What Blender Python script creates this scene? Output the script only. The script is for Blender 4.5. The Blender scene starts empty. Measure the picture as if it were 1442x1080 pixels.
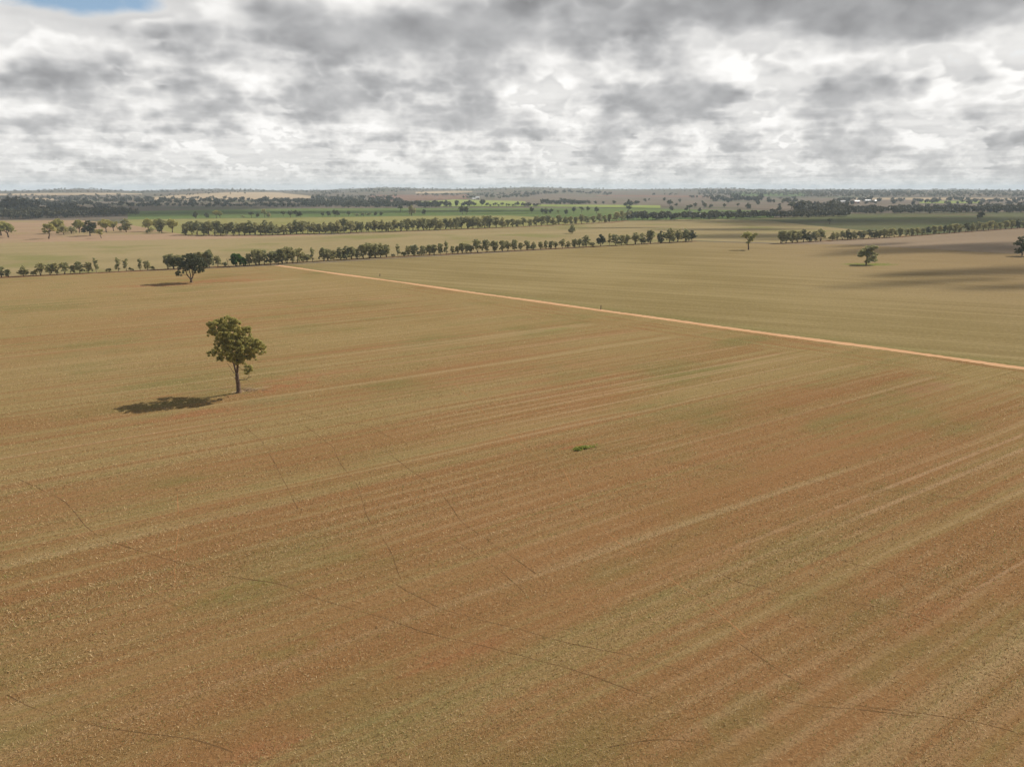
import bpy, math, random
import numpy as np
from mathutils import Vector, Matrix

# ------------------------------------------------------------------ camera
CAM_H = 40.0
F_PX, PW, PH, YH = 1000.0, 1442.0, 1080.0, 266.0
PITCH = math.atan((PH / 2 - YH) / F_PX)
scene = bpy.context.scene
COL = scene.collection
cam_d = bpy.data.cameras.new("camera")
cam = bpy.data.objects.new("camera", cam_d)
COL.objects.link(cam)
cam.location = (0, 0, CAM_H)
cam.rotation_euler = (math.pi / 2 - PITCH, 0, 0)
cam_d.sensor_width = 36.0
cam_d.lens = 36.0 * F_PX / PW
cam_d.clip_start = 0.5
cam_d.clip_end = 60000
scene.camera = cam

scene.view_settings.view_transform = 'Standard'
scene.view_settings.look = 'None'
scene.view_settings.gamma = 1.0
scene.view_settings.use_curve_mapping = False
scene.view_settings.exposure = 0.25
scene.render.engine = 'CYCLES'
scene.cycles.max_bounces = 6
scene.cycles.diffuse_bounces = 3
scene.cycles.transmission_bounces = 4
scene.cycles.transparent_max_bounces = 24
scene.cycles.volume_bounces = 1

SUN_AZ, SUN_EL = math.radians(52.6), math.radians(38.0)
SUN_V = Vector((math.sin(SUN_AZ) * math.cos(SUN_EL), math.cos(SUN_AZ) * math.cos(SUN_EL), math.sin(SUN_EL)))
sun_d = bpy.data.lights.new("sun", 'SUN')
sun_d.energy = 5.0
sun_d.angle = math.radians(0.5)
sun_d.color = (1.0, 0.93, 0.82)
sun = bpy.data.objects.new("sun", sun_d)
sun.rotation_euler = SUN_V.to_track_quat('Z', 'Y').to_euler()
sun.location = (300, 200, 400)
COL.objects.link(sun)


# ------------------------------------------------------------------ node helper
class NT:
    def __init__(self, tree):
        self.t = tree
        self.n = tree.nodes
        self.l = tree.links

    def _set(self, sock, v):
        if v is None:
            return
        if hasattr(v, 'is_output'):
            self.l.new(v, sock)
        else:
            sock.default_value = v

    def m(self, op, a, b=None, c=None, clamp=False):
        n = self.n.new('ShaderNodeMath')
        n.operation = op
        n.use_clamp = clamp
        for s, v in zip(n.inputs, (a, b, c)):
            self._set(s, v)
        return n.outputs[0]

    def add(self, a, b): return self.m('ADD', a, b)
    def sub(self, a, b): return self.m('SUBTRACT', a, b)
    def mul(self, a, b): return self.m('MULTIPLY', a, b)

    def v(self, op, a, b=None, scale=None):
        n = self.n.new('ShaderNodeVectorMath')
        n.operation = op
        self._set(n.inputs[0], a)
        if b is not None:
            self._set(n.inputs[1], b)
        if scale is not None:
            self._set(n.inputs['Scale'], scale)
        return n.outputs['Value'] if op in ('LENGTH', 'DOT_PRODUCT', 'DISTANCE') else n.outputs[0]

    def sep(self, a):
        n = self.n.new('ShaderNodeSeparateXYZ')
        self._set(n.inputs[0], a)
        return n.outputs

    def comb(self, x, y, z=0.0):
        n = self.n.new('ShaderNodeCombineXYZ')
        for s, v in zip(n.inputs, (x, y, z)):
            self._set(s, v)
        return n.outputs[0]

    def noise(self, vec, scale=1.0, detail=4.0, rough=0.5, lac=2.0, dist=0.0):
        n = self.n.new('ShaderNodeTexNoise')
        n.noise_dimensions = '3D'
        self._set(n.inputs['Vector'], vec)
        n.inputs['Scale'].default_value = scale
        n.inputs['Detail'].default_value = detail
        n.inputs['Roughness'].default_value = rough
        n.inputs['Lacunarity'].default_value = lac
        n.inputs['Distortion'].default_value = dist
        return n.outputs[0]

    def step(self, x, a, b, lo=0.0, hi=1.0):
        n = self.n.new('ShaderNodeMapRange')
        n.interpolation_type = 'SMOOTHSTEP'
        self._set(n.inputs[0], x)
        for i, v in ((1, a), (2, b), (3, lo), (4, hi)):
            self._set(n.inputs[i], v)
        return n.outputs[0]

    def lin(self, x, a, b, lo=0.0, hi=1.0):
        n = self.n.new('ShaderNodeMapRange')
        self._set(n.inputs[0], x)
        for i, v in ((1, a), (2, b), (3, lo), (4, hi)):
            self._set(n.inputs[i], v)
        return n.outputs[0]

    def mix(self, f, a, b, mode='MIX'):
        n = self.n.new('ShaderNodeMix')
        n.data_type = 'RGBA'
        n.blend_type = mode
        ins = [s for s in n.inputs if s.type == 'RGBA']
        self._set([s for s in n.inputs if s.type == 'VALUE'][0], f)
        for s, v in zip(ins, (a, b)):
            if isinstance(v, tuple) and len(v) == 3:
                v = (*v, 1.0)
            self._set(s, v)
        return [o for o in n.outputs if o.type == 'RGBA'][0]


# ------------------------------------------------------------------ pixel of the photo -> world
def ray(px, py):
    a = (px - PW / 2) / F_PX
    b = -(py - PH / 2) / F_PX
    return Vector((a, math.cos(PITCH) + b * math.sin(PITCH), -math.sin(PITCH) + b * math.cos(PITCH)))


# ------------------------------------------------------------------ sky: broken stratocumulus deck over a Nishita sky
world = bpy.data.worlds.new("World")
scene.world = world
world.use_nodes = True
world.cycles.sampling_method = 'MANUAL'
world.cycles.sample_map_resolution = 512


def build_sky():
    nt = world.node_tree
    nt.nodes.clear()
    N = NT(nt)
    tc = nt.nodes.new('ShaderNodeTexCoord')
    d = N.v('NORMALIZE', tc.outputs['Generated'])
    dx, dy, dz0 = N.sep(d)
    dz = N.m('MAXIMUM', dz0, 0.0)
    inv = N.m('DIVIDE', 1.0, N.add(dz, 0.045))
    px, py = N.mul(dx, inv), N.mul(dy, inv)
    flat = N.comb(px, py, 0.0)
    # large-scale openings and heavier banks of the deck: (pixel, radius x, radius y, amount)
    ctrl = None
    for (qx, qy, rx, ry, amt) in SKY_BANKS:
        r = ray(qx, qy)
        r.normalize()
        k = 1.0 / (r.z + 0.045)
        q = N.v('SUBTRACT', flat, (r.x * k, r.y * k, 0.0))
        q = N.v('MULTIPLY', q, (1 / rx, 1 / ry, 1.0))
        e = N.m('EXPONENT', N.mul(N.v('DOT_PRODUCT', q, q), -1.0))
        e = N.mul(e, amt)
        ctrl = e if ctrl is None else N.add(ctrl, e)
    # thinner cover overhead than toward the horizon
    ctrl = N.add(ctrl, N.step(dz, 0.26, 0.7, 0.0, -0.10))
    plan = N.noise(flat, 0.9, 3, 0.5)
    ctrl = N.add(ctrl, N.mul(N.sub(plan, 0.5), SKY_PLAN))
    # billows of the deck: their size shrinks toward the horizon; the second lookup, a little
    # higher and nearer the sun, tells how much cloud lies between a point and the light
    lz = N.mul(N.m('LOGARITHM', N.add(dz, 0.010), math.e), 1 / math.log(2))
    A, B, G = None, None, None
    for (c, sc) in ((0.25, 4.8), (0.125, 8.5), (0.0625, 15.0), (0.03125, 27.0), (0.0156, 46.0)):
        e = N.sub(lz, math.log(c) / math.log(2))
        if c == 0.25:
            e = N.m('MINIMUM', e, 0.0)
        if c == 0.0156:
            e = N.m('MAXIMUM', e, 0.0)
        wgt = N.m('MAXIMUM', N.sub(1.0, N.m('ABSOLUTE', e)), 0.0)
        q = N.v('MULTIPLY', d, (sc, sc, sc * 1.65))
        q = N.v('ADD', q, (sc * 1.7, 0.0, 3.1))
        def billow(qq, det):
            nz = N.noise(qq, 1.0, det, 0.48, 2.1)
            nb = N.noise(N.v('ADD', qq, (7.3, 2.9, 1.1)), 2.3, 2, 0.5, 2.1)
            nb = N.m('ABSOLUTE', N.sub(N.mul(nb, 2.0), 1.0))
            return N.mul(N.add(nz, N.mul(N.sub(nb, 0.22), SKY_PUFF)), wgt)
        n1 = billow(q, 6)
        n2 = billow(N.v('ADD', q, (0.10, 0.05, 0.34)), 4)
        A = n1 if A is None else N.add(A, n1)
        B = n2 if B is None else N.add(B, n2)
    x = N.sub(N.add(A, ctrl), SKY_THR)
    xs = N.sub(N.add(B, ctrl), SKY_THR)
    opac0 = N.m('MAXIMUM', N.step(x, -0.17, -0.03), N.step(dz, 0.19, 0.13, 0.0, 1.0))
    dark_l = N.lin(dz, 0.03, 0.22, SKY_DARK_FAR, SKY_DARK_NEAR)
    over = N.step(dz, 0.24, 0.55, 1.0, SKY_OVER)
    # a nearer rank of clouds with firm sunlit tops and grey flat bases over a paler rank behind
    thick = N.step(N.add(N.mul(x, 0.30), N.mul(xs, 0.70)), -0.02, 0.225)
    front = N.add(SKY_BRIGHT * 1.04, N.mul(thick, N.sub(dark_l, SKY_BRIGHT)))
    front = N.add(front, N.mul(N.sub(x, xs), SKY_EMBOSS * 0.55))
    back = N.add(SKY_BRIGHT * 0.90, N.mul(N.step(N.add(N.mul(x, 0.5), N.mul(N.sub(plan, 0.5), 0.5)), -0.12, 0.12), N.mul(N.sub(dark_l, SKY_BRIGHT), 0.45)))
    mask = N.step(x, 0.005, N.lin(dz, 0.05, 0.22, 0.055, 0.095))
    L = N.add(back, N.mul(mask, N.sub(front, back)))
    L = N.m('MAXIMUM', L, 0.2)
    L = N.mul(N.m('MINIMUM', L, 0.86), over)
    C = N.mul(L, opac0)
    T = N.sub(1.0, opac0)
    # tone of the cloud: very slightly warm when bright, cool when dark
    opac = N.sub(1.0, T)
    Ln = N.m('DIVIDE', C, N.m('MAXIMUM', opac, 0.02))
    tone = N.mix(N.step(Ln, 0.25, 0.75), (0.985, 0.990, 1.01), (1.015, 1.0, 0.975))
    cloud = N.v('SCALE', tone, scale=C)
    sky = nt.nodes.new('ShaderNodeTexSky')
    sky.sky_type = 'NISHITA'
    sky.sun_disc = False
    sky.sun_elevation = SUN_EL
    sky.sun_rotation = SUN_AZ
    sky.air_density = 1.0
    sky.dust_density = 0.6
    # air between the viewer and the lowest clouds
    fade = N.m('EXPONENT', N.mul(dz, -1.0 / 0.028))
    fade = N.mul(fade, 0.72)
    bg_sky = nt.nodes.new('ShaderNodeBackground')
    N._set(bg_sky.inputs['Color'], sky.outputs[0])
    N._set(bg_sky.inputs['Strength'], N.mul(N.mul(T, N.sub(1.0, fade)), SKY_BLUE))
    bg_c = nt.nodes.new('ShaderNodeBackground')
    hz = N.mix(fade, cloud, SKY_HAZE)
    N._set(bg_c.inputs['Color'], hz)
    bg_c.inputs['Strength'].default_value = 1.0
    ad = nt.nodes.new('ShaderNodeAddShader')
    nt.links.new(bg_sky.outputs[0], ad.inputs[0])
    nt.links.new(bg_c.outputs[0], ad.inputs[1])
    out = nt.nodes.new('ShaderNodeOutputWorld')
    nt.links.new(ad.outputs[0], out.inputs['Surface'])


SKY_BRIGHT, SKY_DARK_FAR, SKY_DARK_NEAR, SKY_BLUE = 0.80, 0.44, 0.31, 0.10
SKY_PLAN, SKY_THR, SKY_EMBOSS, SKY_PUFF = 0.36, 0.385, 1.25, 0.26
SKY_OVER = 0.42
SKY_HAZE = (0.575, 0.565, 0.54)
SKY_BANKS = [
    (165, -8, 0.42, 0.42, -0.33),      # blue opening
    (90, 60, 0.8, 0.8, -0.05),
    (60, 120, 1.0, 0.9, 0.06),
    (560, 45, 0.75, 0.8, 0.14),         # heavy grey bank
    (850, 60, 0.8, 0.9, 0.09),
    (1090, 40, 0.35, 1.0, -0.10),      # bright break
    (1300, 95, 1.2, 0.7, -0.07),
    (1320, 15, 1.0, 0.5, 0.22),        # heavy bank, upper right
    (1230, 130, 0.6, 0.8, 0.05),
    (690, 180, 1.0, 1.0, 0.06),
    (480, 130, 1.6, 1.2, 0.05),
]
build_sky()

# ------------------------------------------------------------------ terrain
def skyline_px(px):
    xs = [-900, -300, 0, 45, 90, 110, 130, 180, 230, 270, 310, 360, 400, 460, 500, 540, 580, 630, 700, 750, 790, 850, 900, 980, 1030,
          1080, 1180, 1260, 1360, 1442, 1700, 2300]
    ys = [268, 267, 269.2, 268.5, 267, 266.4, 267, 269.4, 268.6, 267.2, 267, 267.8, 268.8, 267.8, 266, 264.4, 265.4, 266.8, 265.2, 263.8,
          265, 266.8, 267, 266.2, 265.8, 267.6, 267, 267.8, 267.2, 268.6, 268, 267]
    return float(np.interp(px, xs, ys))


RIDGE_R = 5500.0
_az, _rz = [], []
for _p in range(-900, 2301, 8):
    _r = ray(_p, skyline_px(_p))
    _az.append(math.atan2(_r.x, _r.y))
    _rz.append(CAM_H + RIDGE_R * _r.z / math.hypot(_r.x, _r.y))


def sstep(t):
    t = np.clip(t, 0.0, 1.0)
    return t * t * (3 - 2 * t)


def height(x, y):
    """Flat farmland out to 1.5 km, then a slow rise to a low ridge about 5.5 km away."""
    x = np.asarray(x, dtype=float)
    y = np.asarray(y, dtype=float)
    r = np.hypot(x, y)
    az = np.arctan2(x, y)
    rz = np.interp(az, _az, _rz, left=34.0, right=34.0)
    t = (r - 1500.0) / (RIDGE_R - 1500.0)
    z = rz * sstep(t) ** 1.15
    roll = 2.2 * np.sin(x * 0.0021 + 1.3) * np.sin(y * 0.0034 + 0.4) + 1.2 * np.sin(x * 0.0047 + y * 0.002)
    z = z + roll * sstep((r - 1700) / 900.0) * (1 - sstep((r - 4300) / 1000.0))
    z = z - 16.0 * sstep((r - RIDGE_R - 60) / 3000.0)
    return z


def at(px, py):
    """Where the sight line through a pixel of the photo meets the terrain."""
    d = ray(px, py)
    hx = math.hypot(d.x, d.y)
    d = d / hx
    if d.z < -0.0262:
        t = -CAM_H / d.z
        return Vector((d.x * t, d.y * t, 0.0))
    ts = np.geomspace(1400, 5600, 1200)
    g = CAM_H + d.z * ts - height(d.x * ts, d.y * ts)
    i = int(np.argmax(g < 0)) if (g < 0).any() else len(ts) - 1
    t = float(ts[i])
    return Vector((d.x * t, d.y * t, float(height(d.x * t, d.y * t))))


def depth(p):
    return p.y * math.cos(PITCH) + (CAM_H - p.z) * math.sin(PITCH)


def metres(p, px):
    """Height in metres of something that stands px photo pixels tall at p."""
    return px * depth(p) / F_PX / math.cos(PITCH)


# ------------------------------------------------------------------ objects
def tag(o, label=None, cat=None, group=None, kind=None):
    if label: o['label'] = label
    if cat: o['category'] = cat
    if group: o['group'] = group
    if kind: o['kind'] = kind
    return o


def fast_mesh(name, verts, sizes, loops, mats=(), mat_idx=None, smooth=False):
    me = bpy.data.meshes.new(name)
    verts = np.asarray(verts, dtype=np.float32).reshape(-1, 3)
    sizes = np.asarray(sizes, dtype=np.int32)
    loops = np.asarray(loops, dtype=np.int32)
    me.vertices.add(len(verts))
    me.vertices.foreach_set('co', verts.ravel())
    me.loops.add(len(loops))
    me.loops.foreach_set('vertex_index', loops)
    me.polygons.add(len(sizes))
    st = np.concatenate(([0], np.cumsum(sizes)[:-1])).astype(np.int32)
    me.polygons.foreach_set('loop_start', st)
    for m in mats:
        me.materials.append(m)
    if mat_idx is not None:
        me.polygons.foreach_set('material_index', np.asarray(mat_idx, dtype=np.int32))
    me.polygons.foreach_set('use_smooth', np.full(len(sizes), bool(smooth)))
    me.update(calc_edges=True)
    me.validate()
    return me


class MB:
    """Collects polygons of one mesh."""
    def __init__(self):
        self.v, self.f, self.mi = [], [], []

    def poly(self, pts, mi=0):
        b = len(self.v)
        self.v.extend([tuple(p) for p in pts])
        self.f.append(tuple(range(b, b + len(pts))))
        self.mi.append(mi)

    def tube(self, pts, rad, sides=7, mi=0, cap=True):
        pts = [Vector(p) for p in pts]
        rings = []
        up = Vector((0.31, 0.95, 0.05)).normalized()
        for i, p in enumerate(pts):
            t = (pts[min(i + 1, len(pts) - 1)] - pts[max(i - 1, 0)]).normalized()
            a = t.cross(up)
            if a.length < 1e-3:
                a = t.cross(Vector((1, 0, 0)))
            a.normalize()
            c = t.cross(a)
            b0 = len(self.v)
            for s in range(sides):
                an = 2 * math.pi * s / sides
                w = 1.0 + 0.10 * math.sin(3 * an + i * 1.7)
                self.v.append(tuple(p + (a * math.cos(an) + c * math.sin(an)) * rad[i] * w))
            rings.append(b0)
        for i in range(len(rings) - 1):
            for s in range(sides):
                s2 = (s + 1) % sides
                self.f.append((rings[i] + s, rings[i] + s2, rings[i + 1] + s2, rings[i + 1] + s))
                self.mi.append(mi)
        if cap:
            self.f.append(tuple(rings[-1] + s for s in range(sides)))
            self.mi.append(mi)

    def box(self, c, s, mi=0, rz=0.0):
        c = Vector(c)
        R = Matrix.Rotation(rz, 3, 'Z')
        hx, hy, hz = s[0] / 2, s[1] / 2, s[2] / 2
        q = [c + R @ Vector((x * hx, y * hy, z * hz)) for x in (-1, 1) for y in (-1, 1) for z in (-1, 1)]
        for f in ((0, 1, 3, 2), (4, 6, 7, 5), (0, 4, 5, 1), (2, 3, 7, 6), (0, 2, 6, 4), (1, 5, 7, 3)):
            self.poly([q[i] for i in f], mi)

    def mesh(self, name, mats, smooth=False):
        sizes = [len(f) for f in self.f]
        loops = [i for f in self.f for i in f]
        return fast_mesh(name, self.v, sizes, loops, mats, self.mi, smooth)


def link(name, me, parent=None, loc=None):
    o = bpy.data.objects.new(name, me)
    COL.objects.link(o)
    if parent is not None:
        o.parent = parent
    if loc is not None:
        o.location = loc
    return o


# ------------------------------------------------------------------ materials
def new_mat(name):
    m = bpy.data.materials.new(name)
    m.use_nodes = True
    m.node_tree.nodes.clear()
    return m, NT(m.node_tree)


def surface(N, col, rough=0.9, normal=None, spec=0.15):
    b = N.n.new('ShaderNodeBsdfPrincipled')
    N._set(b.inputs['Base Color'], col if not isinstance(col, tuple) else (*col, 1.0))
    b.inputs['Roughness'].default_value = rough
    b.inputs['Specular IOR Level'].default_value = spec
    if normal is not None:
        N.l.new(normal, b.inputs['Normal'])
    o = N.n.new('ShaderNodeOutputMaterial')
    N.l.new(b.outputs[0], o.inputs['Surface'])
    return b


def bump(N, h, dist=0.1, strength=1.0):
    n = N.n.new('ShaderNodeBump')
    n.inputs['Strength'].default_value = strength
    n.inputs['Distance'].default_value = dist
    N.l.new(h, n.inputs['Height'])
    return n.outputs[0]


def world_pos(N):
    return N.n.new('ShaderNodeNewGeometry').outputs['Position']


def row_coords(N, pos, az):
    """u along the sowing rows, v across them."""
    x, y, z = N.sep(pos)
    s, c = math.sin(az), math.cos(az)
    u = N.add(N.mul(x, s), N.mul(y, c))
    v = N.sub(N.mul(x, c), N.mul(y, s))
    return u, v, x, y


def far_field_mat(name, c1, c2, az=math.radians(57), stripe=0.02, mot=0.004, c3=None):
    """Plain paddock seen from far away: faint rows, broad mottling."""
    m, N = new_mat(name)
    pos = world_pos(N)
    u, v, x, y = row_coords(N, pos, az)
    st = N.noise(N.comb(N.mul(u, stripe * 0.08), N.mul(v, stripe), 0.3), 1.0, 4, 0.6)
    mo = N.noise(pos, mot, 4, 0.55)
    f = N.step(N.add(N.mul(st, 0.55), N.mul(mo, 0.45)), 0.40, 0.59)
    col = N.mix(f, c1, c2)
    if c3:
        g = N.noise(N.v('ADD', pos, (913.0, 77.0, 0.0)), mot * 2.1, 3, 0.5)
        col = N.mix(N.step(g, 0.50, 0.68), col, c3)
    fine = N.noise(pos, 0.35, 3, 0.6)
    col = N.mix(0.35, col, N.mix(fine, (0.25, 0.25, 0.25), (0.75, 0.75, 0.75)), 'OVERLAY')
    surface(N, col, 1.0, None, 0.0)
    return m


ROW_AZ = math.radians(57.2)
TRACK_A, TRACK_B = Vector((-127.1, 387.2)), Vector((118.2, 159.0))
TRACK_D = (TRACK_B - TRACK_A).normalized()
TRACK_N = Vector((-TRACK_D.y, TRACK_D.x))          # points to the far side of the track


def stain(N, x, y, spot, nz):
    """Irregular patch of bare ground or green growth at a place in the field."""
    cx, cy, rx, ry, rot = spot
    s, c = math.sin(rot), math.cos(rot)
    dx, dy = N.sub(x, cx), N.sub(y, cy)
    a = N.mul(N.add(N.mul(dx, s), N.mul(dy, c)), 1 / rx)
    b = N.mul(N.sub(N.mul(dx, c), N.mul(dy, s)), 1 / ry)
    q = N.add(N.mul(a, a), N.mul(b, b))
    return N.step(N.add(q, N.mul(N.sub(nz, 0.5), 5.0)), 1.3, -0.1)


def stubble_field_mat():
    m, N = new_mat("sown stubble on red earth")
    pos = world_pos(N)
    u, v, x, y = row_coords(N, pos, ROW_AZ)
    # wander of the rows
    wv = N.add(v, N.mul(N.sub(N.noise(pos, 0.015, 2, 0.5), 0.5), 3.0))
    def stripes(fu, fv, det=3, r=0.55, off=0.0):
        return N.noise(N.comb(N.mul(u, fu), N.mul(wv, fv), off), 1.0, det, r)
    broad = stripes(0.006, 0.045, 3, 0.5, 1.0)
    mid = stripes(0.004, 0.34, 5, 0.68, 5.0)
    thin = stripes(0.008, 1.3, 4, 0.65, 9.0)
    patch = N.noise(pos, 0.011, 5, 0.6)
    patch2 = N.noise(N.v('ADD', pos, (400.0, 120.0, 0.0)), 0.035, 5, 0.62)
    tuft = N.noise(pos, 2.4, 5, 0.74)
    tuft2 = N.noise(N.comb(N.mul(u, 1.2), N.mul(v, 3.2), 3.0), 1.0, 5, 0.7)
    # headland: along the track the rows give way to turning marks parallel to it
    td = N.add(N.mul(N.sub(x, TRACK_A.x), TRACK_N.x), N.mul(N.sub(y, TRACK_A.y), TRACK_N.y))
    head = N.step(N.add(td, N.mul(N.sub(patch2, 0.5), 10.0)), -27.0, -17.0)
    ta = N.add(N.mul(x, TRACK_D.x), N.mul(y, TRACK_D.y))
    hs = N.noise(N.comb(N.mul(ta, 0.02), N.mul(td, 0.35), 2.0), 1.0, 3, 0.6)
    mid = N.add(mid, N.mul(head, N.sub(hs, mid)))
    red = N.add(N.add(N.mul(broad, 0.20), N.mul(mid, 0.40)), N.add(N.mul(N.add(N.mul(patch2, 0.4), N.mul(thin, 0.6)), 0.22), N.mul(patch, 0.18)))
    # more of the red earth colour nearer the camera, less far off
    rr = N.v('LENGTH', N.comb(x, y, 0.0))
    red = N.add(red, N.lin(rr, 60.0, 330.0, 0.038, -0.05))
    red = N.add(red, N.mul(N.lin(x, 10.0, 110.0, 0.0, 0.03), N.lin(rr, 60.0, 220.0, 1.0, 0.0)))
    redf = N.step(red, 0.455, 0.575)
    straw = N.mix(N.step(thin, 0.35, 0.65), FIELD['straw_a'], FIELD['straw_b'])
    soil = N.mix(N.step(patch, 0.35, 0.65), FIELD['soil_a'], FIELD['soil_b'])
    col = N.mix(N.add(N.mul(redf, 0.70), 0.04), straw, soil)
    green = N.add(N.mul(N.noise(N.v('ADD', pos, (50.0, 900.0, 0.0)), 0.03, 5, 0.6), 0.6), N.mul(stripes(0.02, 0.14, 3, 0.6, 20.0), 0.4))
    col = N.mix(N.mul(N.step(green, 0.49, 0.66), 0.62), col, FIELD['green'])
    # pale pass lines where straw lies thick, and a pair of wheel lines
    pale = stripes(0.004, 0.33, 2, 0.5, 31.0)
    pale = N.mul(N.step(pale, 0.57, 0.70), N.sub(1.0, head))
    col = N.mix(N.mul(pale, 0.50), col, FIELD['pale'])
    for (vv, w) in WHEEL_LINES:
        l = N.step(N.m('ABSOLUTE', N.sub(v, vv)), w, w * 0.35)
        l = N.mul(l, N.mul(N.step(u, 35.0, 90.0), N.sub(1.0, head)))
        l = N.mul(l, N.step(patch2, 0.30, 0.50))
        col = N.mix(N.mul(l, 0.55), col, FIELD['wheel'])
    nz = N.noise(pos, 0.35, 4, 0.6)
    for spot, c, a in SPOTS:
        col = N.mix(N.mul(stain(N, x, y, spot, nz), a), col, c)
    drill = N.m('SINE', N.mul(N.add(wv, N.mul(N.sub(patch2, 0.5), 0.8)), 2 * math.pi / 2.4))
    dm = N.mul(N.step(N.noise(N.v('ADD', pos, (70.0, 31.0, 0.0)), 0.02, 4, 0.6), 0.42, 0.62), N.sub(1.0, head))
    col = N.mix(N.mul(N.mul(N.step(drill, 0.1, 0.95), dm), 0.28), col, FIELD['pale'])
    # straw, clods and tufts
    tt = N.add(N.mul(tuft, 0.5), N.mul(tuft2, 0.5))
    bright = N.step(tt, 0.53, 0.70)
    darkc = N.step(tt, 0.47, 0.33)
    near = N.lin(rr, 60.0, 260.0, 1.0, 0.35)
    col = N.mix(N.mul(N.mul(bright, 0.72), near), col, FIELD['fleck'])
    col = N.mix(N.mul(N.mul(darkc, 0.70), near), col, FIELD['clod'])
    surface(N, col, 1.0, bump(N, tt, 0.35, 1.0), 0.0)
    return m


def right_field_mat():
    m, N = new_mat("olive stubble beyond the track")
    pos = world_pos(N)
    u, v, x, y = row_coords(N, pos, math.radians(-64))
    u2, v2, _, _ = row_coords(N, pos, ROW_AZ)
    s1 = N.noise(N.comb(N.mul(u, 0.006), N.mul(v, 0.12), 0.0), 1.0, 4, 0.6)
    s2 = N.noise(N.comb(N.mul(u, 0.01), N.mul(v, 0.5), 7.0), 1.0, 3, 0.6)
    patch = N.noise(pos, 0.008, 5, 0.6)
    tuft = N.noise(pos, 1.1, 4, 0.7)
    k = N.add(N.add(N.mul(s1, 0.35), N.mul(s2, 0.30)), N.mul(patch, 0.35))
    col = N.mix(N.step(k, 0.43, 0.56), FIELD['olive_a'], FIELD['olive_b'])
    # browner, thinner ground toward the right
    br = N.add(N.mul(x, 0.006), N.mul(patch, 0.9))
    col = N.mix(N.mul(N.step(br, 0.8, 2.2), 0.7), col, FIELD['brown'])
    td = N.add(N.mul(N.sub(x, TRACK_A.x), TRACK_N.x), N.mul(N.sub(y, TRACK_A.y), TRACK_N.y))
    col = N.mix(N.mul(N.step(N.add(td, N.mul(patch, 10.0)), 16.0, 5.0), 0.45), col, FIELD['green'])
    nz = N.noise(pos, 0.25, 4, 0.6)
    for spot, c, a in SPOTS:
        col = N.mix(N.mul(stain(N, x, y, spot, nz), a), col, c)
    col = N.mix(N.mul(N.step(tuft, 0.52, 0.70), 0.35), col, FIELD['fleck'])
    col = N.mix(N.mul(N.step(tuft, 0.46, 0.32), 0.40), col, FIELD['clod'])
    surface(N, col, 1.0, bump(N, tuft, 0.2, 0.8), 0.0)
    return m


FIELD = dict(
    straw_a=(0.220, 0.160, 0.066), straw_b=(0.275, 0.203, 0.094),
    soil_a=(0.205, 0.094, 0.038), soil_b=(0.240, 0.116, 0.052),
    green=(0.148, 0.142, 0.050), pale=(0.345, 0.245, 0.135), wheel=(0.37, 0.245, 0.145),
    fleck=(0.43, 0.325, 0.175), clod=(0.085, 0.050, 0.018),
    olive_a=(0.186, 0.143, 0.062), olive_b=(0.250, 0.196, 0.094), brown=(0.225, 0.160, 0.090),
)
# distance across the rows (m) of the lighter wheel lines, half width
def _v(px, py):
    p = at(px, py)
    return p.x * math.cos(ROW_AZ) - p.y * math.sin(ROW_AZ)


WHEEL_LINES = [(_v(1442, 612), 0.5), (_v(1442, 632), 0.55), (_v(1442, 790), 0.3), (_v(980, 520), 0.4), (_v(1150, 497), 0.4), (_v(900, 560), 0.4)]


def _spot(px, py, rx, ry, az=ROW_AZ):
    p = at(px, py)
    return (p.x, p.y, rx, ry, az)


RED = (0.27, 0.115, 0.055)
LAWN = (0.13, 0.16, 0.035)
SPOTS = [
    (_spot(392, 547, 9, 3.0), RED, 0.6), (_spot(300, 580, 12, 2.2), RED, 0.5), (_spot(420, 532, 16, 5.0), RED, 0.30),
    (_spot(375, 566, 8, 3.2), (0.18, 0.16, 0.07), 0.45), (_spot(310, 548, 7, 2.6), (0.17, 0.155, 0.07), 0.4),
    (_spot(352, 549, 4, 1.3), (0.45, 0.33, 0.22), 0.6),
    (_spot(303, 396, 26, 7, math.radians(75)), RED, 0.6), (_spot(225, 402, 22, 5, math.radians(75)), RED, 0.6),
    (_spot(250, 396, 14, 6), (0.19, 0.18, 0.06), 0.5),
    (_spot(1224, 372.5, 16, 8, math.radians(85)), LAWN, 0.85),
    (_spot(785, 463.5, 6, 1.6), (0.18, 0.19, 0.06), 0.4),
    (_spot(320, 835, 5, 1.4), (0.15, 0.15, 0.045), 0.35), (_spot(400, 918, 4, 1.2), (0.15, 0.15, 0.045), 0.35),
    (_spot(1240, 855, 5, 1.2), (0.14, 0.14, 0.05), 0.35), (_spot(1060, 1000, 6, 1.8), (0.14, 0.14, 0.05), 0.35),
    (_spot(350, 1068, 5, 1.2), RED, 0.35), (_spot(720, 985, 4, 0.8), RED, 0.3), (_spot(1310, 866, 9, 1.6), RED, 0.3),
    (_spot(805, 629, 2.5, 0.7), RED, 0.6), (_spot(1300, 548, 12, 3), (0.25, 0.13, 0.075), 0.4),
    (_spot(640, 920, 6, 1.2), RED, 0.3), (_spot(60, 395, 40, 3.0), (0.24, 0.135, 0.07), 0.4),
]


def plain_mat(name, c, rough=0.8, var=0.0, scale=3.0):
    m, N = new_mat(name)
    pos = N.n.new('ShaderNodeTexCoord').outputs['Object']
    col = c
    if var:
        n = N.noise(pos, scale, 4, 0.6)
        col = N.mix(N.step(n, 0.35, 0.65), tuple(k * (1 - var) for k in c), tuple(min(1, k * (1 + var)) for k in c))
    surface(N, col, rough, None, 0.2)
    return m


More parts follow.
